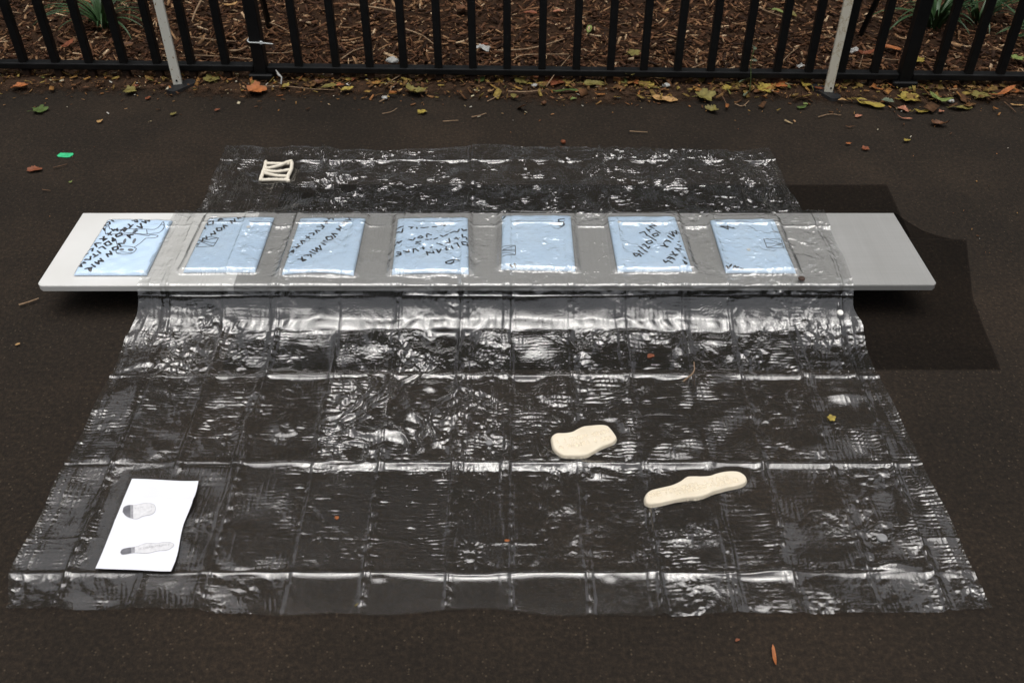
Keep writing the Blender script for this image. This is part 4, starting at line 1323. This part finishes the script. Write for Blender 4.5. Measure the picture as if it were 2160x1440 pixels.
pz_hi = lambda x, y: pp.z(x, y) + 0.0006
sh1 = [(430,560),(445,500),(510,470),(600,468),(700,448),(770,443),(840,460),(862,500),(850,555),(800,590),(700,610),(620,648),(540,640),(470,610)]
sh2 = [(397,1085),(420,1050),(480,1030),(600,1015),(680,990),(750,970),(880,975),(960,960),(1050,960),(1105,985),(1090,1020),(1020,1060),(900,1070),(800,1095),(700,1105),(590,1095),(430,1118)]
for sh, xc, rows_ in ((sh1, 562, (('VIEPK CEIBI', (590, 525), (850, 500)), ('OIGIEI SOE', (600, 565), (830, 545)))), (sh2, 578, (('METROPOLITAN', (640, 1060), (960, 1010)), ('STRUCTURES', (740, 1035), (1060, 1000))))):
    sp = spline(sh + [sh[0]], 80)
    rb = Ribbons(); dk = Ribbons(); md = Ribbons()
    # horizontal slices keep the printed shape on the paper
    xsn = np.linspace(min(p[0] for p in sp), max(p[0] for p in sp), 60)
    def span(xv):
        ys = []
        for a, b in zip(sp[:-1], sp[1:]):
            if (a[0] - xv) * (b[0] - xv) < 0:
                ys.append(a[1] + (b[1] - a[1]) * (xv - a[0]) / (b[0] - a[0]))
        return (min(ys), max(ys)) if len(ys) >= 2 else None
    for xa, xb in zip(xsn[:-1], xsn[1:]):
        sa, sb = span(xa + 1e-3), span(xb - 1e-3)
        if sa and sb:
            tgt = dk if xb < xc - 28 else (md if xb < xc + 12 else rb)
            tgt.fill([pw(xa, sa[0]), pw(xb, sb[0]), pw(xb, sb[1]), pw(xa, sa[1])], pz_hi)
    rb.build('printed_shape', M['print_light'], paper)
    dk.build('printed_dark_end', M['print_dark'], paper)
    md.build('printed_grey_fade', M['print_mid'], paper)
    ol = Ribbons()
    ol.stroke([pw(*p) for p in sp], 0.0009, lambda x, y: pp.z(x, y) + 0.0009)
    for txt, a, b in rows_:
        for st in text_strokes(txt, pw(*a), pw(*b), 0.0045, 0.6):
            ol.stroke(st, 0.0006, lambda x, y: pp.z(x, y) + 0.0009)
    tag(ol.build('printed_lines', M['print_line'], paper), kind='stuff')

# ------------------------------------------------------------------ green tag
def gp(x, y): return at(100 + x / 27.0, 310 + y / 27.0, 0.003)


gt = empty('green_tag', at(137, 327, 0))
tag(gt, 'small bright green plastic tag lying on the path at the left', 'tag')
ol = [(540,500),(740,345),(1450,355),(1490,400),(1440,470),(1330,540),(1240,590),(960,590),(600,550)]
bm = bmesh.new()
lo = [bm.verts.new((*gp(*p)[:2], 0.0015)) for p in ol]; hi = [bm.verts.new((*gp(*p)[:2], 0.0035)) for p in ol]
bm.faces.new(hi); bm.faces.new(lo[::-1])
for k_ in range(len(ol)):
    k2 = (k_ + 1) % len(ol)
    bm.faces.new([lo[k_], lo[k2], hi[k2], hi[k_]])
bmesh.ops.recalc_face_normals(bm, faces=bm.faces[:])
me = bpy.data.meshes.new('tag_plate'); bm.to_mesh(me); bm.free()
link('tag_plate', me, M['tag'], gt)
rb = Ribbons()
for st in ([(980, 440), (1010, 415), (1030, 440)], [(1060, 440), (1090, 415), (1130, 420)], [(1150, 425), (1240, 425)], [(1090, 465), (1110, 470)], [(1170, 470), (1190, 470)],
           [(800, 515), (950, 505)], [(970, 520), (1010, 525)], [(1050, 520), (1100, 525)], [(1140, 505), (1180, 540), (1220, 515)]):
    rb.stroke([gp(*p) for p in st], 0.0016, lambda x, y: 0 * x + 0.0039)
rb.build('tag_print', M['tag_ink'], gt)

# ------------------------------------------------------------------ leaves
def ground_z(p):
    d = fence_y(p[0]) - p[1]
    if d < -0.02: return float(bed_z(p[0], p[1])) + 0.022
    return 0.004 + (0.010 if d < 0.13 else 0.002)


def leaf(px, py, size, kind, col, rot, label, squash=0.5, z=None, seed=None):
    r = random.Random(seed if seed is not None else int(px * 7 + py * 13))
    p = at(px, py, 0.01)
    zz = ground_z(p) if z is None else z
    p = at(px, py, zz)
    dist = math.hypot(p[1], CAM_H)
    s = size / F_PX * dist * 0.54                 # half length in metres
    n = 36
    out = []
    for k in range(n):
        th = 2 * math.pi * k / n
        if kind == 'oval':
            rr = 1.0 / math.sqrt(math.cos(th) ** 2 + (math.sin(th) / 0.42) ** 2)
            rr *= 1 + 0.12 * max(0, math.cos(th)) ** 6 + 0.03 * math.sin(k * 2.9)
        elif kind == 'lobed':
            rr = 0.62 + 0.38 * abs(math.cos(2.5 * (th))) ** 1.3 * (0.75 + 0.25 * math.cos(th)) + 0.06 * math.sin(k * 2.6) + r.uniform(-.04, .04)
            if math.cos(th) < -0.86: rr *= 0.7
        elif kind == 'strip':
            rr = 1.0 / math.sqrt(math.cos(th) ** 2 + (math.sin(th) / 0.16) ** 2) * (1 + r.uniform(-.06, .06))
        else:                                     # 'torn'
            rr = 1.0 / math.sqrt(math.cos(th) ** 2 + (math.sin(th) / 0.62) ** 2) * (1 + r.uniform(-.22, .12) + 0.1 * math.cos(3 * th + 1))
        out.append((rr * math.cos(th), rr * math.sin(th)))
    b1, b2, b3 = r.uniform(-.2, .55), r.uniform(.1, .8), r.uniform(-.4, .4)
    if kind == 'lobed': b1, b2 = r.uniform(-.05, .4), r.uniform(-.05, .45)
    ph = r.uniform(0, 6)
    V = [(0, 0)]
    for f in (0.35, 0.7, 1.0):
        V += [(a * f, b * f) for a, b in out]
    W = []
    for a, b in V:
        hz = b1 * a * a + b2 * b * b + b3 * a * b + 0.07 * math.sin(5 * a + ph) * math.cos(4 * b + ph) + 0.10 * abs(b) * (1 if kind != 'strip' else 0)
        W.append((a, b * (1 - 0.25 * abs(b2) * abs(b)), hz))
    mz = min(w[2] for w in W)
    W = [(a * s, b * s, max(0.0008, (c - mz) * s * 0.85)) for a, b, c in W]
    Fc = [[0, 1 + k, 1 + (k + 1) % n] for k in range(n)]
    for ring in range(2):
        o0, o1 = 1 + ring * n, 1 + (ring + 1) * n
        Fc += [[o0 + k, o1 + k, o1 + (k + 1) % n, o0 + (k + 1) % n] for k in range(n)]
    if kind in ('oval', 'lobed') and size > 16:   # stalk
        x0 = out[n // 2][0] * s * 0.95
        tv, tf = tube([(x0 * 0.2, 0, W[0][2] + s * 0.02), (x0, 0, W[1 + 2 * n + n // 2][2] + s * 0.01), (x0 - s * 0.35, s * r.uniform(-.2, .2), s * 0.05), (x0 - s * 0.6, s * r.uniform(-.3, .3), s * 0.08)], s * 0.022, 5)
        k0 = len(W)
        W += [tuple(v) for v in tv]
        Fc += [[k0 + q for q in f] for f in tf]
    o = link('fallen_leaf', mesh_py('fallen_leaf', W, Fc, True), M['leaf_' + col])
    o.location = (p[0], p[1], zz)
    o.rotation_euler = (r.uniform(-.12, .12), r.uniform(-.12, .12), R(rot))
    tag(o, label, 'leaf', 'fallen leaves')
    return o


LEAVES = [
    (40, 184, 32, 'torn', 'orange', 20, 'orange curled leaf below the fence near the left edge of the photo'),
    (81, 233, 38, 'lobed', 'green', 15, 'dull green leaf lying alone on the path left of the white post'),
    (210, 256, 14, 'torn', 'tan', 70, 'small tan leaf scrap on bare path between green leaf and white post'),
    (273, 191, 30, 'lobed', 'olive', -20, 'olive leaf left of the rusty white post under an orange one'),
    (288, 184, 17, 'torn', 'rust', 40, 'small rust red leaf just left of the rusty white post'),
    (312, 207, 15, 'torn', 'rust', 80, 'small dark red leaf scrap on the path before the rusty white post'),
    (343, 182, 17, 'torn', 'brown', 10, 'brown leaf beside the black foot of the rusty white post'),
    (181, 185, 14, 'torn', 'brown', 5, 'small brown leaf at the fence foot, between orange leaf and olive leaf'),
    (366, 241, 16, 'torn', 'olive', 60, 'small curled olive leaf on the path in front of the rusty white post'),
    (458, 232, 11, 'torn', 'rust', 30, 'tiny rust red leaf bit on the path right of the rusty white post'),
    (448, 168, 36, 'lobed', 'olive', 130, 'yellow olive leaf with upright stalk at the fence right of the rusty post'),
    (537, 192, 48, 'lobed', 'orange', 15, 'orange maple leaf in front of the fence post with the cable tie'),
    (602, 183, 20, 'torn', 'yellow', 60, 'small yellow leaf right of the orange maple leaf'),
    (671, 175, 26, 'torn', 'brown', 20, 'dark brown leaf at the fence foot left of a pale olive one'),
    (694, 183, 32, 'oval', 'olive', 40, 'pointed olive leaf at the end of a long thin twig'),
    (717, 180, 16, 'torn', 'orange', 0, 'small orange leaf tucked right of the pointed olive leaf'),
    (590, 202, 14, 'strip', 'orange', 10, 'thin orange sliver of leaf below the orange maple leaf'),
    (731, 190, 26, 'torn', 'yellow', 30, 'dull yellow leaf by the fence, left of centre'),
    (747, 168, 15, 'torn', 'rust', 60, 'small rust red leaf behind the dull yellow leaf by the fence'),
    (803, 176, 21, 'strip', 'yellow', 0, 'thin curled yellow leaf just left of the forked twig at the fence'),
    (843, 191, 12, 'torn', 'tan', 45, 'small tan leaf bit left of the big crumpled olive leaf'),
    (876, 195, 46, 'torn', 'olive', 160, 'big crumpled olive leaf on the path left of centre'),
    (890, 237, 24, 'lobed', 'yellow', 70, 'ragged yellow brown leaf farther out on the path below the crumpled olive leaf'),
    (1010, 170, 23, 'torn', 'green', 30, 'dark green leaf leaning at the fence foot near centre'),
    (1005, 191, 16, 'strip', 'cream', -30, 'cream sliver of leaf on the path just below the dark green leaf'),
    (1034, 193, 14, 'torn', 'tan', 10, 'tan leaf scrap near the middle of the fence foot'),
    (1100, 173, 36, 'lobed', 'olive', 80, 'yellow brown leaf at the left of the leaf cluster at the fence'),
    (1128, 167, 26, 'torn', 'orange', 50, 'orange brown leaf at the back of the leaf cluster at the fence'),
    (1172, 172, 50, 'lobed', 'rust', 190, 'large rust red leaf in the middle of the leaf cluster at the fence'),
    (1202, 172, 30, 'strip', 'lime', 120, 'bright green leaf blade standing in the leaf cluster at the fence'),
    (1193, 193, 62, 'strip', 'green', 10, 'long green leaf lying at the front of the leaf cluster'),
    (1256, 179, 46, 'oval', 'olive', 5, 'dull olive leaf right of the leaf cluster at the fence'),
    (1083, 203, 18, 'torn', 'olive', 100, 'small mottled olive leaf on the path before the leaf cluster'),
    (1209, 209, 14, 'torn', 'lime', 20, 'small pale green leaf on the path before the leaf cluster'),
    (1116, 177, 12, 'torn', 'yellow', 0, 'tiny bright yellow leaf in the leaf cluster at the fence'),
    (1302, 169, 25, 'torn', 'orange', 30, 'orange leaf at the fence foot right of centre beside an olive one'),
    (1316, 176, 20, 'torn', 'olive', 60, 'olive leaf below two orange leaves right of centre'),
    (1328, 158, 20, 'torn', 'olive', 0, 'olive leaf stuck against the bottom rail right of centre'),
    (1338, 174, 24, 'torn', 'orange', 120, 'orange leaf between two olive leaves right of centre at the fence'),
    (1363, 179, 32, 'lobed', 'yellow', 70, 'dull yellow leaf with pale white pebble to its right'),
    (1401, 211, 46, 'oval', 'tan', -5, 'flat tan oval leaf on the path below the white pebble'),
    (1484, 204, 46, 'lobed', 'olive', 10, 'broad olive leaf on the path left of the green sprig'),
    (1502, 233, 32, 'torn', 'olive', -55, 'rolled olive leaf lying in front of the broad one by the green sprig'),
    (1538, 187, 30, 'torn', 'yellow', 0, 'yellow leaf just left of the green sprig'),
    (1608, 186, 40, 'lobed', 'yellow', -50, 'yellow brown leaf just right of the green sprig'),
    (1638, 180, 42, 'lobed', 'orange', -40, 'bright orange leaf right of the green sprig'),
    (1701, 181, 34, 'oval', 'yellow', 110, 'yellow leaf with long stalk leaning beside the cream post'),
    (1727, 187, 20, 'torn', 'rust', 10, 'brown leaf behind the black foot of the cream post'),
    (1776, 211, 15, 'torn', 'tan', 0, 'tan leaf scrap at the right end of the cream post foot'),
    (1833, 221, 52, 'oval', 'yellow', -28, 'folded yellow leaf on the path right of the cream post'),
    (1871, 213, 24, 'torn', 'grey', -20, 'grey green leaf beside the folded yellow leaf'),
    (1700, 220, 14, 'torn', 'lime', 15, 'small pale green leaf bit left of the cream post foot'),
    (1690, 227, 18, 'torn', 'green', 0, 'dark green leaf scrap in front of the cream post foot'),
    (1913, 208, 46, 'lobed', 'yellow', 20, 'bright yellow leaf on the path below the right fence post'),
    (1905, 231, 24, 'torn', 'pink', -60, 'pink brown leaf under the bright yellow leaf'),
    (1943, 236, 30, 'oval', 'yellow', 5, 'flat ochre leaf right of the pink brown leaf'),
    (1982, 211, 44, 'oval', 'lime', -45, 'narrow yellow green leaf standing near a white petal'),
    (2028, 229, 40, 'oval', 'olive', 10, 'flat olive leaf in front of the narrow yellow green leaf'),
    (1985, 236, 15, 'torn', 'pink', 30, 'small pink brown leaf left of the flat olive leaf'),
    (2068, 203, 42, 'lobed', 'olive', 40, 'olive leaf with dark base at the right below the fence'),
    (2137, 192, 34, 'torn', 'orange', 80, 'orange brown leaf at the right edge of the photo'),
    (2115, 197, 66, 'strip', 'orange', 28, 'long orange brown leaf strip reaching to the right edge'),
    (2048, 183, 18, 'torn', 'tan', 30, 'tan leaf scrap at the fence foot near the right edge'),
    (2087, 182, 12, 'torn', 'orange', 0, 'tiny orange leaf at the fence foot near the right edge'),
    (2145, 222, 30, 'strip', 'tan', 5, 'dry tan leaf strip on the path at the right edge'),
    (1907, 250, 30, 'strip', 'pink', -15, 'pinkish leaf strip on the path below the flat ochre leaf'),
    (1810, 245, 15, 'torn', 'pink', 20, 'small pink brown leaf scrap on the path below the folded yellow leaf'),
    (1980, 263, 32, 'torn', 'brown', -20, 'dark brown curled leaf with raised tip on the path at right'),
    (1912, 297, 16, 'torn', 'yellow', 20, 'small yellow leaf alone on the path behind the bench right end'),
    (1825, 314, 18, 'lobed', 'rust', 40, 'small red brown leaf alone on the path behind the black cloth'),
    (1789, 303, 12, 'torn', 'orange', 10, 'tiny orange leaf on the path left of the small yellow one'),
    (1792, 268, 20, 'strip', 'brown', 0, 'brown leaf shred on the path below the cream post'),
    (73, 358, 28, 'torn', 'rust', 10, 'rust brown curled leaf on the path below the green tag'),
    (149, 384, 8, 'torn', 'lime', 45, 'tiny lime green leaf bit on the path at left'),
    (37, 766 - 40, 10, 'torn', 'tan', 45, 'tiny tan leaf bit on the path at far left before the bench'),
    # in the bed behind the fence
    (1243, 62, 26, 'oval', 'lime', 80, 'upright pale green leaf on the mulch behind the fence'),
    (1178, 24, 22, 'oval', 'pink', 20, 'pink brown leaf at the top edge on the mulch near the middle'),
    (1118, 28, 24, 'oval', 'rust', 0, 'dark rust leaf on the mulch left of the pink brown one'),
    (1020, 95, 18, 'oval', 'rust', 30, 'rust leaf behind a white scrap on the mulch'),
    (972, 20, 34, 'lobed', 'brown', 0, 'brown leaf on the mulch near the top, left of centre'),
    (1335, 113, 32, 'lobed', 'olive', 30, 'olive brown leaf on the mulch right of centre'),
    (1403, 24, 16, 'oval', 'tan', 40, 'small tan leaf on the mulch near the top right of centre'),
    (1667, 30, 28, 'oval', 'olive', 130, 'yellow olive leaf on the mulch at the top right'),
    (1640, 25, 24, 'oval', 'lime', -40, 'yellow green leaf on the mulch beside the yellow olive one'),
    (1720, 121, 18, 'oval', 'orange', 100, 'small orange leaf on the mulch left of the cream post'),
    (1828, 114, 36, 'oval', 'rust', 10, 'long rust leaf on the mulch right of the cream post'),
    (1876, 102, 38, 'oval', 'orange', -30, 'orange brown leaf on the mulch left of the right fence post'),
    (1935, 127, 30, 'lobed', 'yellow', -60, 'yellow brown leaf with stalk on the mulch right of the right fence post'),
    (2143, 124, 30, 'lobed', 'lime', 10, 'pale yellow green leaf on the mulch at the right edge'),
    (485, 12, 26, 'oval', 'tan', 20, 'tan leaf on the mulch at the top left near the forked branch'),
    (145, 25, 22, 'oval', 'orange', 30, 'tan orange leaf on the mulch near the left grass tuft'),
    (265, 95, 26, 'oval', 'brown', 10, 'brown leaf under the right side of the left grass tuft'),
    (143, 95, 36, 'oval', 'rust', 80, 'rust red leaf under the left side of the left grass tuft'),
    # on or under the vinyl
    (1372, 751, 17, 'torn', 'rust', 30, 'brown leaf bit caught under the clear sheet below the packet with the date'),
    (1753, 882, 20, 'lobed', 'yellow', 20, 'yellow star shaped leaf bit on the right part of the clear sheet'),
    (710, 1092, 11, 'lobed', 'orange', 60, 'tiny orange leaf bit on the clear sheet right of the paper'),
    (1069, 1140, 11, 'torn', 'orange', 10, 'tiny red orange leaf bit on the centre fold near the front'),
    (752, 1275, 10, 'strip', 'yellow', 40, 'tiny yellow leaf sliver at the front edge of the clear sheet'),
    (1633, 1381, 42, 'strip', 'orange', 88, 'yellow orange leaf sliver on the path in front of the sheet'),
    (1555, 1349, 10, 'torn', 'rust', 20, 'tiny red leaf bit on the path in front of the sheet'),
]
for L_ in LEAVES:
    zz = None
    if L_[1] > 700 and 1080 - 900 < L_[0] < 1900 and L_[1] < 1290:
        p = at(L_[0], L_[1], 0.01)
        zz = sheet_z(p) + 0.0005
    leaf(*L_, z=zz)

# ------------------------------------------------------------------ twigs and sticks
def twig(pts, r, mat, label, z=None, group='twigs and sticks'):
    q = []
    for k, (a, b) in enumerate(pts):
        p = at(a, b, 0.01)
        zz = (ground_z(p) if z is None else z) + r
        q.append(at(a, b, zz))
    q = spline(q, 10) if len(q) > 2 else q
    rr = [r * (1 - 0.45 * k / len(q)) for k in range(len(q))]
    V, Fc = tube(q, rr, 6)
    o = link('twig', mesh_py('twig', V, Fc, True), M[mat])
    tag(o, label, 'twig', group)
    return o


vz = sheet_z(at(1455, 785, .01))
TW = [
    ([(112, 354), (128, 350), (142, 346)], .0022, 'twig_dark', 'reddish brown twig on the path below the green tag'),
    ([(89, 400), (98, 401), (107, 402)], .0018, 'twig_dark', 'short brown twig at the far left below the curled rust leaf'),
    ([(40, 643), (60, 637), (82, 629)], .0026, 'twig', 'tan stick on the path under the left end of the bench'),
    ([(995, 247), (1010, 244), (1026, 239)], .0022, 'twig', 'bent tan twig on the path left of centre'),
    ([(934, 256), (950, 255), (967, 254)], .0017, 'twig', 'straight pale twig on the path left of the bent tan one'),
    ([(1328, 277), (1347, 278), (1366, 279)], .0019, 'twig', 'straight pale twig alone on the path behind the sheet'),
    ([(806, 240), (825, 236), (838, 228)], .0012, 'twig', 'thin curved grey twig on the path left of the ragged leaf'),
    ([(800, 215), (815, 206), (826, 185), (826, 170), (866, 148)], .0022, 'twig', 'kinked twig running from the rail down to the path left of centre'),
    ([(546, 182), (600, 182), (660, 188), (705, 190)], .0016, 'twig', 'long thin pale twig along the fence foot left of centre'),
    ([(1072, 193), (1110, 194), (1145, 190)], .0028, 'twig', 'thick pale twig lying in front of the leaf cluster'),
    ([(1152, 183), (1175, 150), (1202, 118)], .0022, 'twig', 'slanting twig leaning on the rail over the leaf cluster'),
    ([(1028, 214), (1040, 208), (1052, 202)], .0018, 'twig', 'short slanting twig on the path left of the leaf cluster'),
    ([(1516, 193), (1525, 205), (1532, 219)], .0024, 'twig_dark', 'brown twig on the path left of the green sprig'),
    ([(1726, 247), (1750, 241), (1774, 243)], .0019, 'twig', 'arched pale twig on the path in front of the cream post'),
    ([(1812, 211), (1840, 214), (1862, 221)], .0030, 'twig_dark', 'dark twig over the folded yellow leaf'),
    ([(2118, 215), (2130, 225), (2143, 237)], .0022, 'twig_dark', 'brown twig on the path near the right edge'),
    ([(1550, 664 - 445), (1566, 224), (1580, 213)], .0022, 'twig', 'knobbly tan twig in front of the green sprig'),
    # in the bed
    ([(735, 10), (800, 18), (850, 28)], .0055, 'twig', 'thick pale branch on the mulch along the top edge left of centre'),
    ([(855, 62), (890, 75), (917, 95)], .0035, 'twig', 'pale branch on the mulch ending at a picket left of centre'),
    ([(1050, 107), (1110, 104), (1160, 92), (1190, 82)], .0035, 'twig', 'long pale forked branch on the mulch right of centre'),
    ([(1085, 125), (1110, 116), (1200, 115)], .0030, 'twig', 'straight pale stick below the forked branch on the mulch'),
    ([(395, 78), (450, 84), (500, 88)], .0022, 'twig', 'thin grey twig on the mulch right of the rusty white post'),
    ([(385, 118), (440, 118), (538, 126)], .0030, 'twig', 'long pale stick low on the mulch left of the tied fence post'),
    ([(485, 108), (505, 106), (522, 98)], .0045, 'twig', 'short thick white stick on the mulch left of the tied fence post'),
    ([(552, 45), (580, 52), (608, 66)], .0028, 'twig', 'pale twig on the mulch just above the cable tie'),
    ([(560, 112), (600, 112), (626, 104)], .0022, 'twig', 'thin branching twig on the mulch right of the tied fence post'),
    ([(425, 0), (412, 25), (405, 45)], .0045, 'twig', 'upright brown branch at the top left on the mulch'),
    ([(720, 125), (745, 108), (770, 100)], .0030, 'twig', 'slanting stick at the fence bottom left of centre on the mulch'),
    ([(1650, 130), (1665, 115), (1682, 102)], .0022, 'twig', 'slanting pale twig on the mulch left of the cream post'),
    ([(1810, 50), (1830, 42), (1855, 28)], .0020, 'twig', 'slanting grey twig on the mulch right of the cream post'),
    ([(1812, 143), (1818, 125), (1823, 105)], .0016, 'twig', 'upright thin grey twig on the mulch right of the cream post'),
    ([(1858, 122), (1875, 126), (1897, 127)], .0025, 'twig', 'bent pale twig on the mulch left of the right fence post'),
    ([(1445, 150), (1470, 140), (1490, 132)], .0026, 'twig', 'tan stick lying behind the rail right of centre'),
    ([(1600, 15), (1620, 25), (1680, 45)], .0022, 'twig', 'long thin twig at the top right on the mulch'),
]
for pts, r, m_, lab in TW:
    twig(pts, r, m_, lab)
twig([(1441, 804), (1463, 784), (1464, 763)], .0018, 'twig', 'bent straw coloured stick lying on the clear sheet right of centre', z=vz)

# small finds
def pebble(px, py, size, mat, name, label, cat, squash=0.6):
    p = at(px, py, 0.01); zz = ground_z(p)
    p = at(px, py, zz)
    s = size / F_PX * math.hypot(p[1], CAM_H) * 0.5
    bm = bmesh.new()
    bmesh.ops.create_icosphere(bm, subdivisions=2, radius=1)
    r = random.Random(px)
    for v in bm.verts:
        f = 1 + 0.22 * math.sin(v.co.x * 3 + px) * math.cos(v.co.y * 3 + 1) + r.uniform(-.06, .06)
        v.co = Vector((v.co.x * s * f * 1.2, v.co.y * s * f, v.co.z * s * f * squash))
    me = bpy.data.meshes.new(name); bm.to_mesh(me); bm.free()
    o = link(name, me, M[mat])
    o.location = (p[0], p[1], zz + s * squash * 0.55)
    tag(o, label, cat)
    return o


pebble(1405, 182, 13, 'stone', 'pebble', 'small white pebble at the fence foot right of centre', 'pebble')
pebble(1127, 182, 11, 'stone', 'pebble', 'pale pebble among the leaf cluster at the fence', 'pebble')
pebble(812, 208, 12, 'stone', 'pebble', 'pale grey pebble at the tip of the kinked twig', 'pebble')
pebble(2005, 215, 12, 'stone', 'pebble', 'white pebble beside the narrow yellow green leaf', 'pebble')
pebble(828, 131, 20, 'stone', 'stone', 'white stone on the mulch left of centre behind the rail', 'stone')
pebble(1188, 301, 9, 'leaf_rust', 'acorn', 'small round brown acorn just behind the clear sheet', 'acorn', 0.9)
pebble(1147, 219, 9, 'leaf_brown', 'acorn', 'dark brown seed on the path before the leaf cluster', 'seed', 0.9)
for px, py, sz, lab in ((1020, 103, 28, 'white paper scrap on the mulch at a picket near the middle'), (1687, 140, 18, 'crumpled white scrap behind the rail left of the cream post'), (1798, 108, 26, 'grey white scrap on the mulch right of the cream post')):
    p = at(px, py, 0.05)
    z0 = ground_z(p) + 0.004
    p = at(px, py, z0)
    s = sz / F_PX * math.hypot(p[1], CAM_H) * 0.5
    r = random.Random(px)
    gxy = [(i / 5 * 2 - 1, j / 3 * 2 - 1) for i in range(6) for j in range(4)]
    V = [(a * s + r.uniform(-.2, .2) * s, b * s * 0.5 + r.uniform(-.12, .12) * s, r.uniform(0, .5) * s) for a, b in gxy]
    o = link('paper_scrap', mesh_py('paper_scrap', V, grid_faces(6, 4).tolist()), M['stone'])
    o.location = p; o.rotation_euler = (0.3, 0, r.uniform(-1, 1))
    tag(o, lab, 'scrap')

# cable tie on the fence post
X, Yf = fence_x(553)
zt = at_Y(550, 91, Yf - 0.03)[2]
tie = empty('cable_tie', (X, Yf, zt))
tag(tie, 'white cable tie looped round the left fence post', 'cable tie')
w = 0.026
V, Fc = tube([(X - w, Yf + 0.02, zt + 0.006), (X - w - 0.002, Yf - 0.02, zt + 0.004), (X - w + 0.006, Yf - w, zt), (X + 0.02, Yf - w - 0.001, zt - 0.001), (X + 0.045, Yf - w - 0.006, zt - 0.001), (X + 0.066, Yf - w - 0.008, zt - 0.002)], [.002, .0022, .0024, .0024, .0024, .0014], 6)
link('strap', mesh_py('strap', V, Fc), M['tie'], tie)
hb = link('lock_head', box_mesh('lock_head', -.005, .005, -.004, .004, -.005, .005, .001, 1), M['tie'], tie)
hb.location = (X + 0.022, Yf - w - 0.002, zt)
# a grey plastic clip hanging below the rail
q = [at_Y(582, 148, FY0 - 0.03), at_Y(588, 158, FY0 - 0.045), at_Y(594, 163, FY0 - 0.06), at_Y(593, 178, FY0 - 0.09)]
V, Fc = tube(q, [.0015, .005, .0028, .0022], 6)
o = link('plastic_clip', mesh_py('plastic_clip', V, Fc, True), M['stone'])
tag(o, 'grey plastic clip hanging at the rail right of the cable tie', 'clip')

# ------------------------------------------------------------------ plants
def tuft(px, py, nb, rad, lab, seed, lean=0.0, r_in=0.03):
    r = random.Random(seed)
    p = at(px, py, 0.05); z0 = float(bed_z(p[0], p[1])); p = at(px, py, z0)
    t = empty('grass_tuft', p)
    tag(t, lab, 'grass', 'strap leaved tufts in the bed')
    protos = []
    for k in range(8):
        L = rad * r.uniform(0.75, 1.25); w = r.uniform(0.0035, 0.006); bend = r.uniform(0.9, 2.2)
        V, Fc = [], []
        ang = r.uniform(1.0, 1.4); x = z = 0.0
        m = 9
        for i in range(m):
            f = i / (m - 1)
            ww = w * (1 - f ** 3) * (0.7 + 0.6 * min(1, f * 4)) + 0.0003
            V += [(x, -ww, z + 0.25 * ww), (x, 0, z), (x, ww, z + 0.25 * ww)]
            a = ang - bend * f
            x += math.cos(a) * L / (m - 1); z += math.sin(a) * L / (m - 1)
            if i:
                b = (i - 1) * 3
                Fc += [[b, b + 1, b + 4, b + 3], [b + 1, b + 2, b + 5, b + 4]]
        me = mesh_py('blade', V, Fc, True); me.materials.append(M['blade'])
        protos.append(me)
    for k in range(nb):
        o = bpy.data.objects.new('blade', protos[k % 8]); C.objects.link(o)
        o.parent = t
        a = r.uniform(0, 2 * math.pi) if r.random() > lean else r.uniform(-0.6, 0.6)
        d = r.uniform(0, r_in)
        o.location = (math.cos(a) * d, math.sin(a) * d, 0.005)
        o.rotation_euler = (r.uniform(-.15, .15), r.uniform(-.25, .25), a)
        s = r.uniform(0.75, 1.15); o.scale = (s, s, s)
    return t


tuft(222, 62, 46, 0.24, 'dark green strap leaved tuft behind the fence at the left', 3)
tuft(1968, 62, 52, 0.24, 'green strap leaved tuft behind the fence right of the cream post', 5)
tuft(2060, 52, 34, 0.26, 'green strap leaved tuft farther right behind the fence, beside the larger one', 8, lean=0.3)
tuft(2185, 92, 26, 0.20, 'green strap leaved tuft cut off by the right edge of the photo', 9)

# green sprig growing through the rail
sp_ = empty('green_sprig', at(1583, 195, 0.012))
tag(sp_, 'thin green sprig with blue green leaves at the rail right of centre', 'sprig')
b0 = at(1581, 196, 0.013)
stem = [b0, b0 + np.array([0.004, 0.03, 0.04]), b0 + np.array([0.0, 0.05, 0.09]), b0 + np.array([0.006, 0.062, 0.135])]
V, Fc = tube(spline(stem, 12), 0.0014, 6)
link('stem', mesh_py('stem', V, Fc, True), M['leaf_green'], sp_)
for (dx, dy, dz), rz, s in (((0.006, 0.062, 0.135), 80, .020), ((0.003, 0.03, 0.04), 205, .024), ((-0.004, 0.0, 0.006), 235, .019), ((0.004, 0.055, 0.10), -30, .009)):
    V = [(0, 0, 0)]; n_ = 14
    for k in range(n_):
        th = 2 * math.pi * k / n_
        V.append((s * (1 + math.cos(th)), s * 0.55 * math.sin(th), s * 0.25 * abs(math.sin(th)) - s * 0.1 * (1 + math.cos(th))))
    V[0] = (s, 0, -s * 0.1)
    me = mesh_py('leaf', V, [[0, 1 + k, 1 + (k + 1) % n_] for k in range(n_)], True)
    o = link('leaf', me, M['leaf_grey'], sp_)
    o.location = (b0[0] + dx, b0[1] + dy, b0[2] + dz); o.rotation_euler = (R(35), 0, R(rz))
